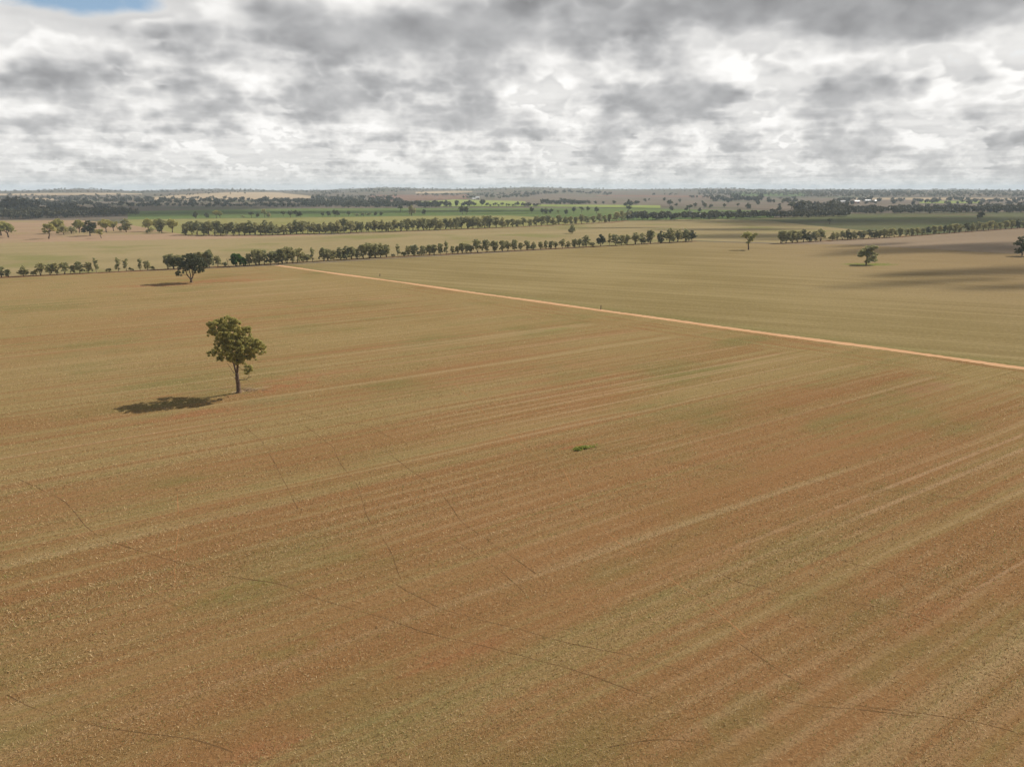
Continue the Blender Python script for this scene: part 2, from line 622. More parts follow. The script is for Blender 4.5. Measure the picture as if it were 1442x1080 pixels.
def soil_strip_mat(name, a, b, edge=True):
    m, N = new_mat(name)
    pos = world_pos(N)
    n = N.noise(pos, 0.5, 5, 0.65)
    n2 = N.noise(pos, 2.5, 4, 0.6)
    col = N.mix(N.step(N.add(N.mul(n, 0.6), N.mul(n2, 0.4)), 0.36, 0.62), a, b)
    surface(N, col, 1.0, bump(N, n2, 0.08, 0.6), 0.0)
    return m


def foliage_mat(name, c_dark, c_light, trans=0.25, hue=0.0):
    m, N = new_mat(name)
    geo = N.n.new('ShaderNodeNewGeometry')
    oi = N.n.new('ShaderNodeObjectInfo')
    rnd = geo.outputs['Random Per Island']
    pos = N.n.new('ShaderNodeTexCoord').outputs['Object']
    cl = N.noise(pos, 0.9, 2, 0.5)
    f = N.add(N.mul(rnd, 0.6), N.mul(N.step(cl, 0.35, 0.65), 0.4))
    col = N.mix(f, c_dark, c_light)
    tint = N.mix(oi.outputs['Random'], (0.80, 0.86, 0.82), (1.15, 1.12, 1.0))
    col = N.mix(1.0, col, tint, 'MULTIPLY')
    d = N.n.new('ShaderNodeBsdfPrincipled')
    N.l.new(col, d.inputs['Base Color'])
    d.inputs['Roughness'].default_value = 0.55
    d.inputs['Specular IOR Level'].default_value = 0.25
    t = N.n.new('ShaderNodeBsdfTranslucent')
    N.l.new(col, t.inputs['Color'])
    mx = N.n.new('ShaderNodeMixShader')
    mx.inputs[0].default_value = trans
    N.l.new(d.outputs[0], mx.inputs[1])
    N.l.new(t.outputs[0], mx.inputs[2])
    o = N.n.new('ShaderNodeOutputMaterial')
    N.l.new(mx.outputs[0], o.inputs['Surface'])
    return m


M_LEAF = foliage_mat("olive gum leaves", (0.20, 0.195, 0.068), (0.60, 0.545, 0.215), 0.52)
M_LEAF_ROW = foliage_mat("dull olive mallee leaves", (0.185, 0.180, 0.088), (0.53, 0.49, 0.25), 0.48)
M_LEAF_GREEN = foliage_mat("fresh green leaves", (0.045, 0.105, 0.021), (0.120, 0.225, 0.045), 0.34)
M_LEAF_DARK = foliage_mat("dark tree leaves", (0.065, 0.075, 0.036), (0.165, 0.165, 0.075), 0.3)
M_BARK = plain_mat("rough brown bark", (0.115, 0.075, 0.050), 0.9, 0.35, 2.0)
M_BARK_PALE = plain_mat("pale smooth bark", (0.26, 0.20, 0.15), 0.85, 0.25, 1.5)
M_DEAD = plain_mat("weathered dead wood", (0.40, 0.29, 0.18), 0.9, 0.25, 4.0)


# ------------------------------------------------------------------ ground and paddocks
def build_ground():
    nr, na = 150, 720
    rs = np.concatenate(([0.0], np.geomspace(15, 1500, 50), np.linspace(1500, 6000, 86)[1:], np.geomspace(6000, 9000, 15)[1:]))
    az = np.linspace(0, 2 * math.pi, na, endpoint=False)
    V = [(0.0, 0.0, 0.0)]
    R, A = np.meshgrid(rs[1:], az, indexing='ij')
    X, Y = R * np.sin(A), R * np.cos(A)
    Z = height(X, Y)
    V = np.concatenate((np.zeros((1, 3)), np.stack((X, Y, Z), -1).reshape(-1, 3)))
    n = len(rs) - 1
    a0 = np.arange(na)
    a1 = (a0 + 1) % na
    tri = np.stack((np.zeros(na, int), 1 + a1, 1 + a0), -1)
    qs = []
    for i in range(n - 1):
        b, c = 1 + i * na, 1 + (i + 1) * na
        qs.append(np.stack((b + a0, b + a1, c + a1, c + a0), -1))
    quads = np.concatenate(qs)
    sizes = np.concatenate((np.full(len(tri), 3), np.full(len(quads), 4)))
    loops = np.concatenate((tri.ravel(), quads.ravel()))
    mat = far_field_mat("dry grazing country", (0.115, 0.095, 0.072), (0.155, 0.125, 0.094), math.radians(40), 0.006, 0.0016, (0.105, 0.105, 0.065))
    me = fast_mesh("ground", V, sizes, loops, [mat], None, True)
    tag(link("ground", me), kind='structure')


def in_poly(px, py, poly):
    inside = np.zeros(px.shape, bool)
    n = len(poly)
    j = n - 1
    for i in range(n):
        xi, yi = poly[i]
        xj, yj = poly[j]
        c = ((yi > py) != (yj > py)) & (px < (xj - xi) * (py - yi) / (yj - yi + 1e-12) + xi)
        inside ^= c
        j = i
    return inside


def flat_field(name, pts, z, mat):
    me = fast_mesh(name, [(p[0], p[1], z) for p in pts], [len(pts)], list(range(len(pts))), [mat])
    return tag(link(name, me), kind='structure')


def draped_field(name, poly_px, lift, mat, ns=40, nt=14):
    """A paddock on rolling ground: near and far edge are given as photo pixel rows of equal length."""
    top, bot = poly_px
    T = np.linspace(0, 1, ns)
    def edge(e):
        xs = [q[0] for q in e]
        L = [(xs[0] + (xs[-1] - xs[0]) * t) for t in T]
        return [at(x, float(np.interp(x, xs, [q[1] for q in e]))) for x in L]
    E0, E1 = edge(bot), edge(top)
    V = []
    for k in range(nt):
        s = k / (nt - 1)
        for a, b in zip(E0, E1):
            x, y = a.x + (b.x - a.x) * s, a.y + (b.y - a.y) * s
            V.append((x, y, float(height(x, y)) + lift))
    F = []
    for k in range(nt - 1):
        for i in range(ns - 1):
            F += [k * ns + i, k * ns + i + 1, (k + 1) * ns + i + 1, (k + 1) * ns + i]
    me = fast_mesh(name, V, [4] * (len(F) // 4), F, [mat], None, True)
    return tag(link(name, me), kind='structure')


build_ground()
M_STUBBLE = stubble_field_mat()
M_RIGHT = right_field_mat()
M_PINK = far_field_mat("pale pink-brown fallow", (0.255, 0.175, 0.110), (0.295, 0.205, 0.132), ROW_AZ, 0.03, 0.006, (0.250, 0.195, 0.100))
M_TAN = far_field_mat("pale tan stubble", (0.225, 0.180, 0.092), (0.262, 0.208, 0.110), math.radians(60), 0.03, 0.007, (0.190, 0.172, 0.072))
M_YELLOW = far_field_mat("yellow-green pasture", (0.185, 0.175, 0.062), (0.215, 0.198, 0.078), math.radians(60), 0.02, 0.006)
M_GREEN = far_field_mat("green crop", (0.082, 0.117, 0.038), (0.109, 0.142, 0.049), math.radians(75), 0.012, 0.004, (0.126, 0.147, 0.055))
M_GREEN2 = far_field_mat("thin green crop on brown earth", (0.083, 0.096, 0.042), (0.108, 0.108, 0.055), math.radians(65), 0.012, 0.004, (0.121, 0.101, 0.060))
M_FALLOW = far_field_mat("grey-brown fallow", (0.205, 0.155, 0.105), (0.235, 0.180, 0.125), math.radians(63), 0.03, 0.005)
M_PLOUGH = far_field_mat("purple-brown ploughed earth", (0.135, 0.108, 0.082), (0.168, 0.132, 0.102), math.radians(70), 0.008, 0.002, (0.130, 0.122, 0.080))
M_REDFAR = far_field_mat("red ploughed earth", (0.175, 0.105, 0.075), (0.200, 0.125, 0.090), math.radians(70), 0.01, 0.003)
M_PALE = far_field_mat("pale straw paddock", (0.350, 0.269, 0.178), (0.392, 0.308, 0.210), math.radians(70), 0.01, 0.003)
M_LIME = far_field_mat("bright green crop", (0.182, 0.224, 0.059), (0.231, 0.259, 0.084), math.radians(70), 0.01, 0.003)

P2 = lambda px, py: at(px, py).xy
E_NEAR = [P2(-600, 420), P2(0, 391), P2(390, 374)]
tdir3 = TRACK_D
track_end = TRACK_B + TRACK_D * 420.0
track_start = TRACK_A
# paddock in front: from the near windbreak to behind the camera, bounded by the track
flat_field("stubble_field", [track_start, track_end, Vector((200.0, -320.0)), Vector((-420.0, -320.0)), Vector((-560.0, 130.0)), P2(0, 391)], 0.012, M_STUBBLE)
pr = [track_start, P2(978, 339), P2(1098, 343), Vector((760.0, 925.0)), Vector((900.0, 300.0)), Vector((700.0, -200.0)), track_end]
flat_field("stubble_field", [track_start, P2(978, 340), P2(1100, 344), P2(1180, 344), P2(1330, 352), P2(1442, 358.5), Vector((900.0, 560.0)), Vector((900.0, -120.0)), track_end], 0.012, M_RIGHT)
flat_field("fallow_field", [P2(1100, 343.6), P2(1265, 334.2), P2(1442, 320.6), P2(1640, 308), Vector((980.0, 620.0)), Vector((900.0, 560.5)), P2(1442, 358.3), P2(1330, 351.8), P2(1180, 343.8)], 0.016, M_FALLOW)
# between the two windbreaks
flat_field("stubble_field", [Vector((-560.0, 132.0)), P2(0, 390), P2(390, 373), P2(978, 339), P2(1098, 342.6), P2(1240, 334.6), P2(1292, 332.4), P2(1165, 320), P2(1085, 311.5), P2(1000, 309), P2(880, 309), P2(705, 321.5), P2(460, 331), P2(180, 335), P2(-300, 345)], 0.008, M_TAN)
flat_field("fallow_field", [P2(-300, 352), P2(60, 341), P2(300, 337), P2(470, 331), P2(262, 331), P2(178, 316), P2(110, 310), P2(-200, 312.5)], 0.012, M_PINK)
flat_field("pasture", [P2(178, 316), P2(262, 331), P2(460, 330), P2(705, 321), P2(860, 312), P2(720, 304), P2(600, 304.5), P2(360, 307.5), P2(180, 309.5)], 0.016, M_YELLOW)
flat_field("green_field", [P2(180, 309.3), P2(360, 307.3), P2(600, 304.3), P2(720, 303.8), P2(860, 311.5), P2(1000, 308.5), P2(1090, 307), P2(1090, 297), P2(880, 293.5), P2(720, 292.3), P2(540, 293), P2(360, 294), P2(180, 298)], 0.020, M_GREEN)
flat_field("green_field", [P2(1000, 308.8), P2(1086, 311.3), P2(1166, 319.8), P2(1293, 332.2), P2(1442, 320.2), P2(1640, 307.8), P2(1640, 297), P2(1442, 299), P2(1190, 301), P2(1090, 307.2)], 0.014, M_GREEN2)

draped_field("ploughed_field", ([(700, 271), (800, 269), (1000, 270.5), (1080, 272)], [(690, 291.5), (800, 290.8), (1000, 292), (1090, 295)]), 0.5, M_PLOUGH)
draped_field("ploughed_field", ([(1080, 280), (1250, 279), (1442, 279.5), (1600, 280)], [(1090, 296), (1250, 292), (1442, 292), (1600, 292)]), 0.5, M_PLOUGH)
draped_field("green_field", ([(1030, 271.5), (1140, 272)], [(1030, 276.5), (1140, 277)]), 0.9, M_GREEN)
draped_field("ploughed_field", ([(840, 275), (1000, 276)], [(840, 276.8), (1000, 279)]), 0.9, M_REDFAR)
draped_field("ploughed_field", ([(520, 275), (660, 274)], [(520, 284), (660, 281)]), 0.6, M_REDFAR)
draped_field("green_field", ([(590, 285), (640, 281.5), (740, 284)], [(590, 290.5), (640, 291.8), (740, 291.5)]), 0.9, M_LIME)
draped_field("green_field", ([(745, 288.6), (800, 289), (880, 289.3), (930, 290)], [(745, 291.5), (800, 292), (880, 293), (930, 294)]), 0.9, M_LIME)
draped_field("straw_paddock", ([(205, 279), (250, 275), (330, 271), (390, 271.3), (441, 277)], [(205, 282.5), (250, 282.5), (330, 282), (390, 281.5), (441, 279.6)]), 0.7, M_PALE)
draped_field("straw_paddock", ([(-60, 274.2), (60, 272.3), (160, 272.2), (200, 273)], [(-60, 276), (60, 275.6), (160, 274.8), (200, 274.4)]), 0.7, M_PALE)
draped_field("straw_paddock", ([(-60, 281), (20, 279.5), (76, 279.4)], [(-60, 283.5), (20, 283.2), (76, 282.4)]), 0.7, M_PALE)
draped_field("straw_paddock", ([(585, 270.8), (640, 269.2), (665, 269.6)], [(585, 273.2), (640, 272.4), (665, 271.2)]), 0.7, M_PALE)
draped_field("straw_paddock", ([(1180, 279.4), (1300, 279), (1500, 279.6)], [(1180, 281.6), (1300, 282), (1500, 283.4)]), 0.9, M_PALE)
draped_field("green_field", ([(1295, 283.4), (1380, 283.6)], [(1295, 287), (1380, 287)]), 1.0, M_LIME)


# ------------------------------------------------------------------ dirt track and cattle pads
def ribbon(name, pts, widths, z, mat, kind='structure', crown=0.0):
    V, F = [], []
    n = len(pts)
    for i, p in enumerate(pts):
        t = (pts[min(i + 1, n - 1)] - pts[max(i - 1, 0)]).normalized()
        nn = Vector((-t.y, t.x))
        l, r = widths[i]
        V += [(p.x + nn.x * l, p.y + nn.y * l, z), (p.x, p.y, z + crown), (p.x - nn.x * r, p.y - nn.y * r, z)]
    for i in range(n - 1):
        a, b = 3 * i, 3 * i + 3
        F += [a, a + 1, b + 1, b, a + 1, a + 2, b + 2, b + 1]
    me = fast_mesh(name, V, [4] * (len(F) // 4), F, [mat])
    return tag(link(name, me), kind=kind)


def track_mat():
    m, N = new_mat("orange dirt track")
    pos = world_pos(N)
    x, y, z = N.sep(pos)
    td = N.add(N.mul(N.sub(x, TRACK_A.x), TRACK_N.x), N.mul(N.sub(y, TRACK_A.y), TRACK_N.y))
    ta = N.add(N.mul(x, TRACK_D.x), N.mul(y, TRACK_D.y))
    w = N.m('ABSOLUTE', N.sub(N.m('ABSOLUTE', N.add(td, N.mul(N.sub(N.noise(pos, 0.05, 3, 0.5), 0.5), 1.0))), 0.85))
    rut = N.step(w, 0.75, 0.25)
    n = N.noise(N.comb(N.mul(ta, 0.15), N.mul(td, 1.4), 0.0), 1.0, 5, 0.6)
    col = N.mix(N.step(n, 0.35, 0.65), (0.38, 0.20, 0.095), (0.48, 0.28, 0.15))
    col = N.mix(N.mul(rut, 0.7), col, (0.56, 0.36, 0.22))
    surface(N, col, 1.0, bump(N, n, 0.05, 0.6), 0.0)
    return m


rng = random.Random(5)
L = (track_end - track_start).length
pts, wd = [], []
k = 0
nseg = 1000
for i in range(nseg + 1):
    s = L * (i / nseg)
    p = track_start + TRACK_D * s
    wob = 0.5 * math.sin(s * 0.021) + 0.25 * math.sin(s * 0.063 + 1)
    pts.append(p + TRACK_N * wob)
    wd.append((1.3 + 0.6 * rng.random() + 0.3 * math.sin(s * .11), 1.3 + 0.6 * rng.random() + 0.3 * math.sin(s * .09 + 2)))
ribbon("dirt_track", pts, wd, 0.020, track_mat())

M_PAD = soil_strip_mat("bare trodden earth", (0.085, 0.050, 0.022), (0.140, 0.082, 0.038))
M_PAD_O = soil_strip_mat("loose orange earth", (0.25, 0.125, 0.052), (0.31, 0.165, 0.075))
PADS = [
    (0, 0.16, [(27, 675), (75, 697), (95, 709), (120, 740), (145, 760), (200, 776), (250, 792), (310, 809), (395, 822), (450, 845), (530, 867), (600, 891), (670, 907), (741, 925), (816, 945), (891, 972), (951, 995), (990, 1003)]),
    (0, 0.13, [(535, 808), (570, 830), (625, 860), (675, 872), (736, 887), (796, 905), (886, 922), (946, 940), (985, 948)]),
    (0, 0.14, [(345, 602), (370, 622), (380, 640), (405, 687), (420, 720)]),
    (0, 0.13, [(430, 600), (470, 630), (480, 655), (505, 685), (515, 725), (550, 775), (565, 820)]),
    (0, 0.15, [(535, 628), (575, 660), (615, 685), (650, 735), (705, 772), (760, 812)]),
    (1, 0.20, [(640, 540), (702, 602), (733, 625), (758, 645), (792, 660), (804, 685), (808, 712), (829, 735), (866, 760), (921, 800), (981, 840), (1021, 870), (1060, 905)]),
    (0, 0.14, [(727, 607), (762, 616), (790, 629), (850, 634), (904, 644), (925, 650), (981, 655), (1071, 667), (1126, 675), (1201, 685), (1296, 695), (1442, 715)]),
    (0, 0.13, [(1010, 805), (1036, 820), (1081, 830), (1171, 845), (1256, 857), (1330, 880)]),
    (0, 0.13, [(1040, 905), (1091, 940), (1120, 960), (1200, 993), (1300, 1005), (1380, 1017), (1442, 1034)]),
    (0, 0.13, [(1091, 980), (1146, 995), (1211, 998), (1321, 1012)]),
    (0, 0.13, [(10, 978), (30, 990), (85, 1010), (130, 1022), (210, 1032), (280, 1042), (340, 1062)]),
    (1, 0.15, [(250, 695), (252, 745), (247, 785), (247, 830)]),
    (0, 0.14, [(1150, 775), (1191, 792), (1241, 802), (1310, 818), (1380, 838)]),
    (0, 0.12, [(640, 760), (700, 800), (745, 840)]), (0, 0.13, [(400, 575), (450, 590), (520, 600), (560, 622)]),
    (0, 0.12, [(860, 1052), (930, 1040), (1000, 1046), (1050, 1070)]),
]
rng = random.Random(11)
for kind_, w, px in PADS:
    P = [at(*q).xy for q in px]
    line = []
    for a, b in zip(P[:-1], P[1:]):
        n = max(2, int((b - a).length / 0.7))
        for j in range(n):
            q = a + (b - a) * (j / n)
            line.append(q + Vector((rng.uniform(-.10, .10), rng.uniform(-.10, .10))))
    # smooth
    for _ in range(3):
        line = [line[0]] + [(line[i - 1] + line[i] * 2 + line[i + 1]) / 4 for i in range(1, len(line) - 1)] + [line[-1]]
    ph = rng.uniform(0, 9)
    wds = []
    for i, q in enumerate(line):
        g = 0.5 + 0.5 * math.sin(i * 0.37 + ph) * math.sin(i * 0.11 + ph * 2)
        ww = w * 0.5 * (0.20 + 0.95 * max(0.0, g)) * (0.55 if g < 0.25 else 1.0)
        wds.append((ww * rng.uniform(.5, 1.1), ww * rng.uniform(.5, 1.1)))
    ribbon("cattle_path", line, wds, 0.018, M_PAD_O if kind_ else M_PAD)

# strips of bare earth under the windbreaks, shade line painted into their colour
M_BARE_SHADE = soil_strip_mat("bare red earth and shade under the trees", (0.13, 0.068, 0.036), (0.19, 0.10, 0.055))
def bare_shade_strip(px, w):
    P = [at(*q).xy for q in px]
    line = []
    for a, b in zip(P[:-1], P[1:]):
        n = max(2, int((b - a).length / 4))
        line += [a + (b - a) * (j / n) for j in range(n)]
    line.append(P[-1])
    ribbon("bare_earth_shade_strip", line, [(w * rng.uniform(.6, 1.2), w * rng.uniform(.6, 1.2)) for _ in line], 0.024, M_BARE_SHADE)
bare_shade_strip([(-60, 393.3), (0, 391), (352, 374), (540, 362.8), (720, 353.6), (980, 339.8)], 3.2)
bare_shade_strip([(1096, 343.4), (1166, 339.3), (1260, 334.4), (1366, 326.4), (1442, 321.2)], 3.5)
bare_shade_strip([(262, 331.5), (360, 332.3), (540, 327.2), (705, 321.3), (860, 313.8), (884, 310.5)], 4.0)


# ------------------------------------------------------------------ tree building
def leaf_quads(g, centres, radii, n, size, flat=0.75):
    """n leaf sprays round each clump centre; returns (n*len, 4, 3)."""
    c = np.repeat(np.asarray(centres, float), n, axis=0)
    r = np.repeat(np.asarray(radii, float), n)
    k = len(c)
    d = g.normal(size=(k, 3))
    d /= np.linalg.norm(d, axis=1, keepdims=True)
    rad = r * (g.random(k) ** 0.45)
    off = d * rad[:, None]
    off[:, 2] *= flat
    p = c + off
    nrm = d * 0.8 + g.normal(size=(k, 3)) * 0.7 + np.array([0, 0, 0.35])
    nrm /= np.linalg.norm(nrm, axis=1, keepdims=True)
    a = np.cross(nrm, g.normal(size=(k, 3)))
    a /= np.linalg.norm(a, axis=1, keepdims=True)
    b = np.cross(nrm, a)
    s = size * g.uniform(0.6, 1.35, size=(k, 1))
    a, b = a * s, b * s * 0.55
    bend = nrm * s * 0.22
    return np.stack((p - a, p - b * g.uniform(.7, 1.2, (k, 1)) + bend, p + a, p + b + bend), 1)


def clumps_in(g, blobs, spacing):
    """Clump centres over the shells of ellipsoid lobes (x, y, z, rx, ry, rz)."""
    C, R = [], []
    for (x, y, z, rx, ry, rz) in blobs:
        vol = (rx * ry * rz) ** (1 / 3)
        n = max(3, int(4.2 * (vol / spacing) ** 2))
        d = g.normal(size=(n, 3))
        d /= np.linalg.norm(d, axis=1, keepdims=True)
        d[:, 2] = np.where(d[:, 2] < -0.75, -d[:, 2], d[:, 2])
        f = g.uniform(0.55, 0.95, size=(n, 1))
        C.append(np.array([x, y, z]) + d * f * np.array([rx, ry, rz]))
        R.append(g.uniform(0.55, 1.0, n) * spacing * 0.75)
    return np.concatenate(C), np.concatenate(R)


def crown_mesh(name, g, blobs, spacing, per, size, mat):
    C, R = clumps_in(g, blobs, spacing)
    q = leaf_quads(g, C, R, per, size)
    n = len(q)
    return fast_mesh(name, q.reshape(-1, 3), np.full(n, 4), np.arange(n * 4), [mat]), C


def trunk_mesh(name, g, stems, mats, sides=7):
    mb = MB()
    for pts, rad in stems:
        mb.tube(pts, rad, sides)
    return mb.mesh(name, mats, True)


def curved(g, a, b, n=5, sag=0.0, wob=0.06):
    a, b = Vector(a), Vector(b)
    L = (b - a).length
    out = []
    for i in range(n):
        t = i / (n - 1)
        p = a.lerp(b, t)
        w = math.sin(math.pi * t)
        p += Vector((g.normal() * wob * L * w * .6, g.normal() * wob * L * w * .6, sag * L * w))
        out.append(p)
    return out


def taper(r0, r1, n):
    return [r0 + (r1 - r0) * (i / (n - 1)) ** 0.8 for i in range(n)]


# ---- the tall lone tree, modelled on its own
def tall_lone_tree():
    g = np.random.default_rng(21)
    p = at(336, 553)
    U = metres(p, 104) / 800.0                 # metres per unit of the sketch below (base at 435, 950)
    def S(cx, cy, dy=0.0):
        return Vector(((cx - 435) * U, dy, (950 - cy) * U))
    root = link("gum_tree", None)
    root.location = p
    tag(root, "tallest lone gum tree, standing in open stubble with its shadow stretched beside it", "tree")
    st = []
    st.append(([S(436, 965), S(437, 935), S(440, 860), S(438, 800), S(440, 740)], [0.75, 0.48, 0.40, 0.37, 0.35]))
    st.append(([S(438, 790), S(432, 740), S(420, 690, .2), S(408, 630, .4), S(398, 560, .5), S(370, 480, .4), S(330, 400, .2)], [0.26, 0.22, 0.19, 0.17, 0.14, 0.11, 0.06]))
    st.append(([S(440, 745), S(452, 700, -.2), S(462, 650, -.4), S(470, 560, -.5), S(455, 450, -.3), S(430, 330, 0), S(400, 240, 0.2)], [0.25, 0.23, 0.21, 0.18, 0.14, 0.10, 0.05]))
    for (a, b, r0, r1, sag) in [
        (S(408, 640, .4), S(300, 590, 1.2), .11, .04, .08), (S(300, 590, 1.2), S(190, 560, 1.8), .06, .025, .06),
        (S(466, 620, -.4), S(580, 560, -1.0), .13, .05, .08), (S(580, 560, -1.0), S(690, 470, -1.2), .07, .03, .05),
        (S(462, 560, -.5), S(560, 400, -1.4), .11, .04, .05), (S(455, 450, -.3), S(560, 310, -.8), .09, .03, .05),
        (S(398, 560, .5), S(330, 460, -1.5), .10, .04, .05), (S(430, 330), S(300, 260, .9), .07, .03, .06),
        (S(465, 600, -.4), S(480, 520, 2.4), .10, .04, .05), (S(455, 450, -.3), S(430, 380, -2.4), .09, .03, .05),
        (S(440, 420, -.1), S(470, 300, 2.2), .08, .03, .05), (S(462, 660, -.4), S(520, 690, -1.2), .07, .03, .05),
        (S(520, 690, -1.2), S(590, 690, -1.6), .045, .02, .04)]:
        st.append((curved(g, a, b, 5, sag), taper(r0, r1, 5)))
    trunk = link("trunk", trunk_mesh("trunk", g, st, [M_BARK], 8), root)
    for pl, r0 in [([S(448, 815), S(490, 806, -.3), S(540, 798, -.6), S(572, 775, -.8), S(612, 758, -1.0)], .10),
                   ([S(520, 800, -.5), S(512, 775, -.5)], .045), ([S(545, 797, -.6), S(565, 815, -.8), S(595, 818, -1)], .045),
                   ([S(572, 775, -.8), S(580, 740, -.9), S(575, 715, -1)], .05),
                   ([S(412, 742), S(385, 710, .3), S(362, 675, .6), S(335, 648, .8)], .08), ([S(362, 675, .6), S(345, 690, .8), S(330, 688, .9)], .03),
                   ([S(428, 800), S(405, 788, .2), S(380, 775, .5), S(358, 772, .6)], .07),
                   ([S(640, 560, -1.1), S(690, 598, -1.3), S(715, 605, -1.3), S(745, 575, -1.4)], .04)]:
        mb = MB()
        mb.tube(pl, taper(r0, r0 * 0.3, len(pl)), 6)
        link("dead_branch", mb.mesh("dead_branch", [M_BARK]), root)
    k = U
    B = []
    def blob(cx, cy, rx, ry, dy=0.0, rd=None):
        B.append(((cx - 428) * k, dy, (950 - cy) * k, 1.1 * rx * k, 1.05 * (rd or (rx + ry) / 2) * k, 1.1 * ry * k))
    blob(260, 260, 92, 72, .6); blob(370, 215, 110, 70, 0, 130); blob(480, 235, 75, 75, -.6); blob(330, 290, 120, 60, 1.2, 120)
    blob(200, 320, 40, 45, .4); blob(400, 300, 120, 70, -1.4, 120)
    blob(580, 305, 62, 55, -.4); blob(520, 330, 80, 60, .8)
    blob(400, 470, 90, 70, -2.2); blob(480, 380, 90, 70, -2.0); blob(360, 350, 80, 60, -1.8); blob(560, 480, 80, 60, -2.0); blob(470, 560, 90, 50, -1.8); blob(420, 400, 110, 70, 0, 150); blob(340, 430, 70, 55, -1.6); blob(520, 430, 100, 70, 1.2, 120)
    blob(690, 450, 82, 72, -1.2); blob(620, 470, 80, 65, 0.6); blob(740, 490, 40, 45, -1.0); blob(640, 410, 60, 50, -.6)
    blob(450, 500, 110, 70, 0.4, 150); blob(380, 540, 80, 50, 1.4); blob(540, 540, 95, 55, -.8); blob(450, 590, 70, 42, 0.2)
    blob(620, 560, 60, 35, -.8); blob(500, 610, 60, 40, -.6)
    blob(205, 525, 68, 45, 1.8); blob(145, 565, 55, 32, 1.8); blob(290, 585, 58, 38, 1.3); blob(240, 610, 42, 24, 1.4)
    blob(585, 670, 48, 38, -1.5); blob(570, 715, 34, 28, -1.3); blob(610, 700, 26, 22, -1.4)
    C, R = clumps_in(g, B, 0.56)
    q = leaf_quads(g, C, R, 62, 0.150)
    n = len(q)
    link("crown", fast_mesh("crown", q.reshape(-1, 3), np.full(n, 4), np.arange(n * 4), [M_LEAF]), root)


def wide_lone_tree():
    g = np.random.default_rng(8)
    p = at(269.5, 398)
    U = metres(p, 39.5) / 237.0              # sketch base at (422, 410)
    def S(cx, cy, dy=0.0):
        return Vector(((cx - 422) * U, dy, (410 - cy) * U))
    root = link("gum_tree", None)
    root.location = p
    tag(root, "dark wide-crowned gum tree with forked trunk, standing in front of the near windbreak", "tree")
    st = [([S(422, 414), S(423, 395), S(422, 380)], [.75, .5, .45]),
          (curved(g, S(422, 385), S(385, 300, -1), 6), taper(.34, .14, 6)), (curved(g, S(385, 300, -1), S(340, 240, -1.5), 5), taper(.16, .05, 5)),
          (curved(g, S(423, 385), S(410, 290, 1.5), 6), taper(.30, .12, 6)), (curved(g, S(410, 290, 1.5), S(430, 220, 2), 5), taper(.14, .05, 5)),
          (curved(g, S(424, 385), S(470, 310, 0.5), 6), taper(.34, .14, 6)), (curved(g, S(470, 310, .5), S(520, 255, 1), 5), taper(.16, .05, 5)),
          (curved(g, S(440, 350), S(450, 260, -2.5), 5), taper(.2, .06, 5)), (curved(g, S(405, 350), S(345, 345, -.5), 5), taper(.12, .04, 5)),
          (curved(g, S(455, 335), S(500, 325, -.8), 5), taper(.14, .05, 5))]
    link("trunk", trunk_mesh("trunk", g, st, [M_BARK], 7), root)
    B = []
    def blob(cx, cy, rx, ry, dy=0.0, rd=None):
        B.append(((cx - 422) * U, dy, (410 - cy) * U, rx * U, (rd or (rx + ry) / 2) * U, ry * U))
    blob(335, 250, 66, 45, -1.5, 70); blob(300, 265, 38, 32, -.5); blob(385, 275, 60, 48, 1.5, 70); blob(400, 230, 60, 42, 0, 80)
    blob(425, 200, 42, 28, 1.0); blob(470, 215, 62, 42, -1, 80); blob(480, 255, 62, 42, 2, 80); blob(520, 255, 46, 45, 0)
    blob(545, 272, 26, 28, 0.5); blob(440, 280, 60, 40, -2.0, 60); blob(495, 315, 52, 32, -.8); blob(530, 305, 26, 24, 0)
    blob(345, 340, 34, 24, -.6); blob(322, 335, 18, 14, -.5); blob(365, 300, 45, 30, 0); blob(455, 322, 30, 20, 1)
    C, R = clumps_in(g, B, 0.95)
    q = leaf_quads(g, C, R, 34, 0.26)
    n = len(q)
    link("crown", fast_mesh("crown", q.reshape(-1, 3), np.full(n, 4), np.arange(n * 4), [M_LEAF_DARK]), root)


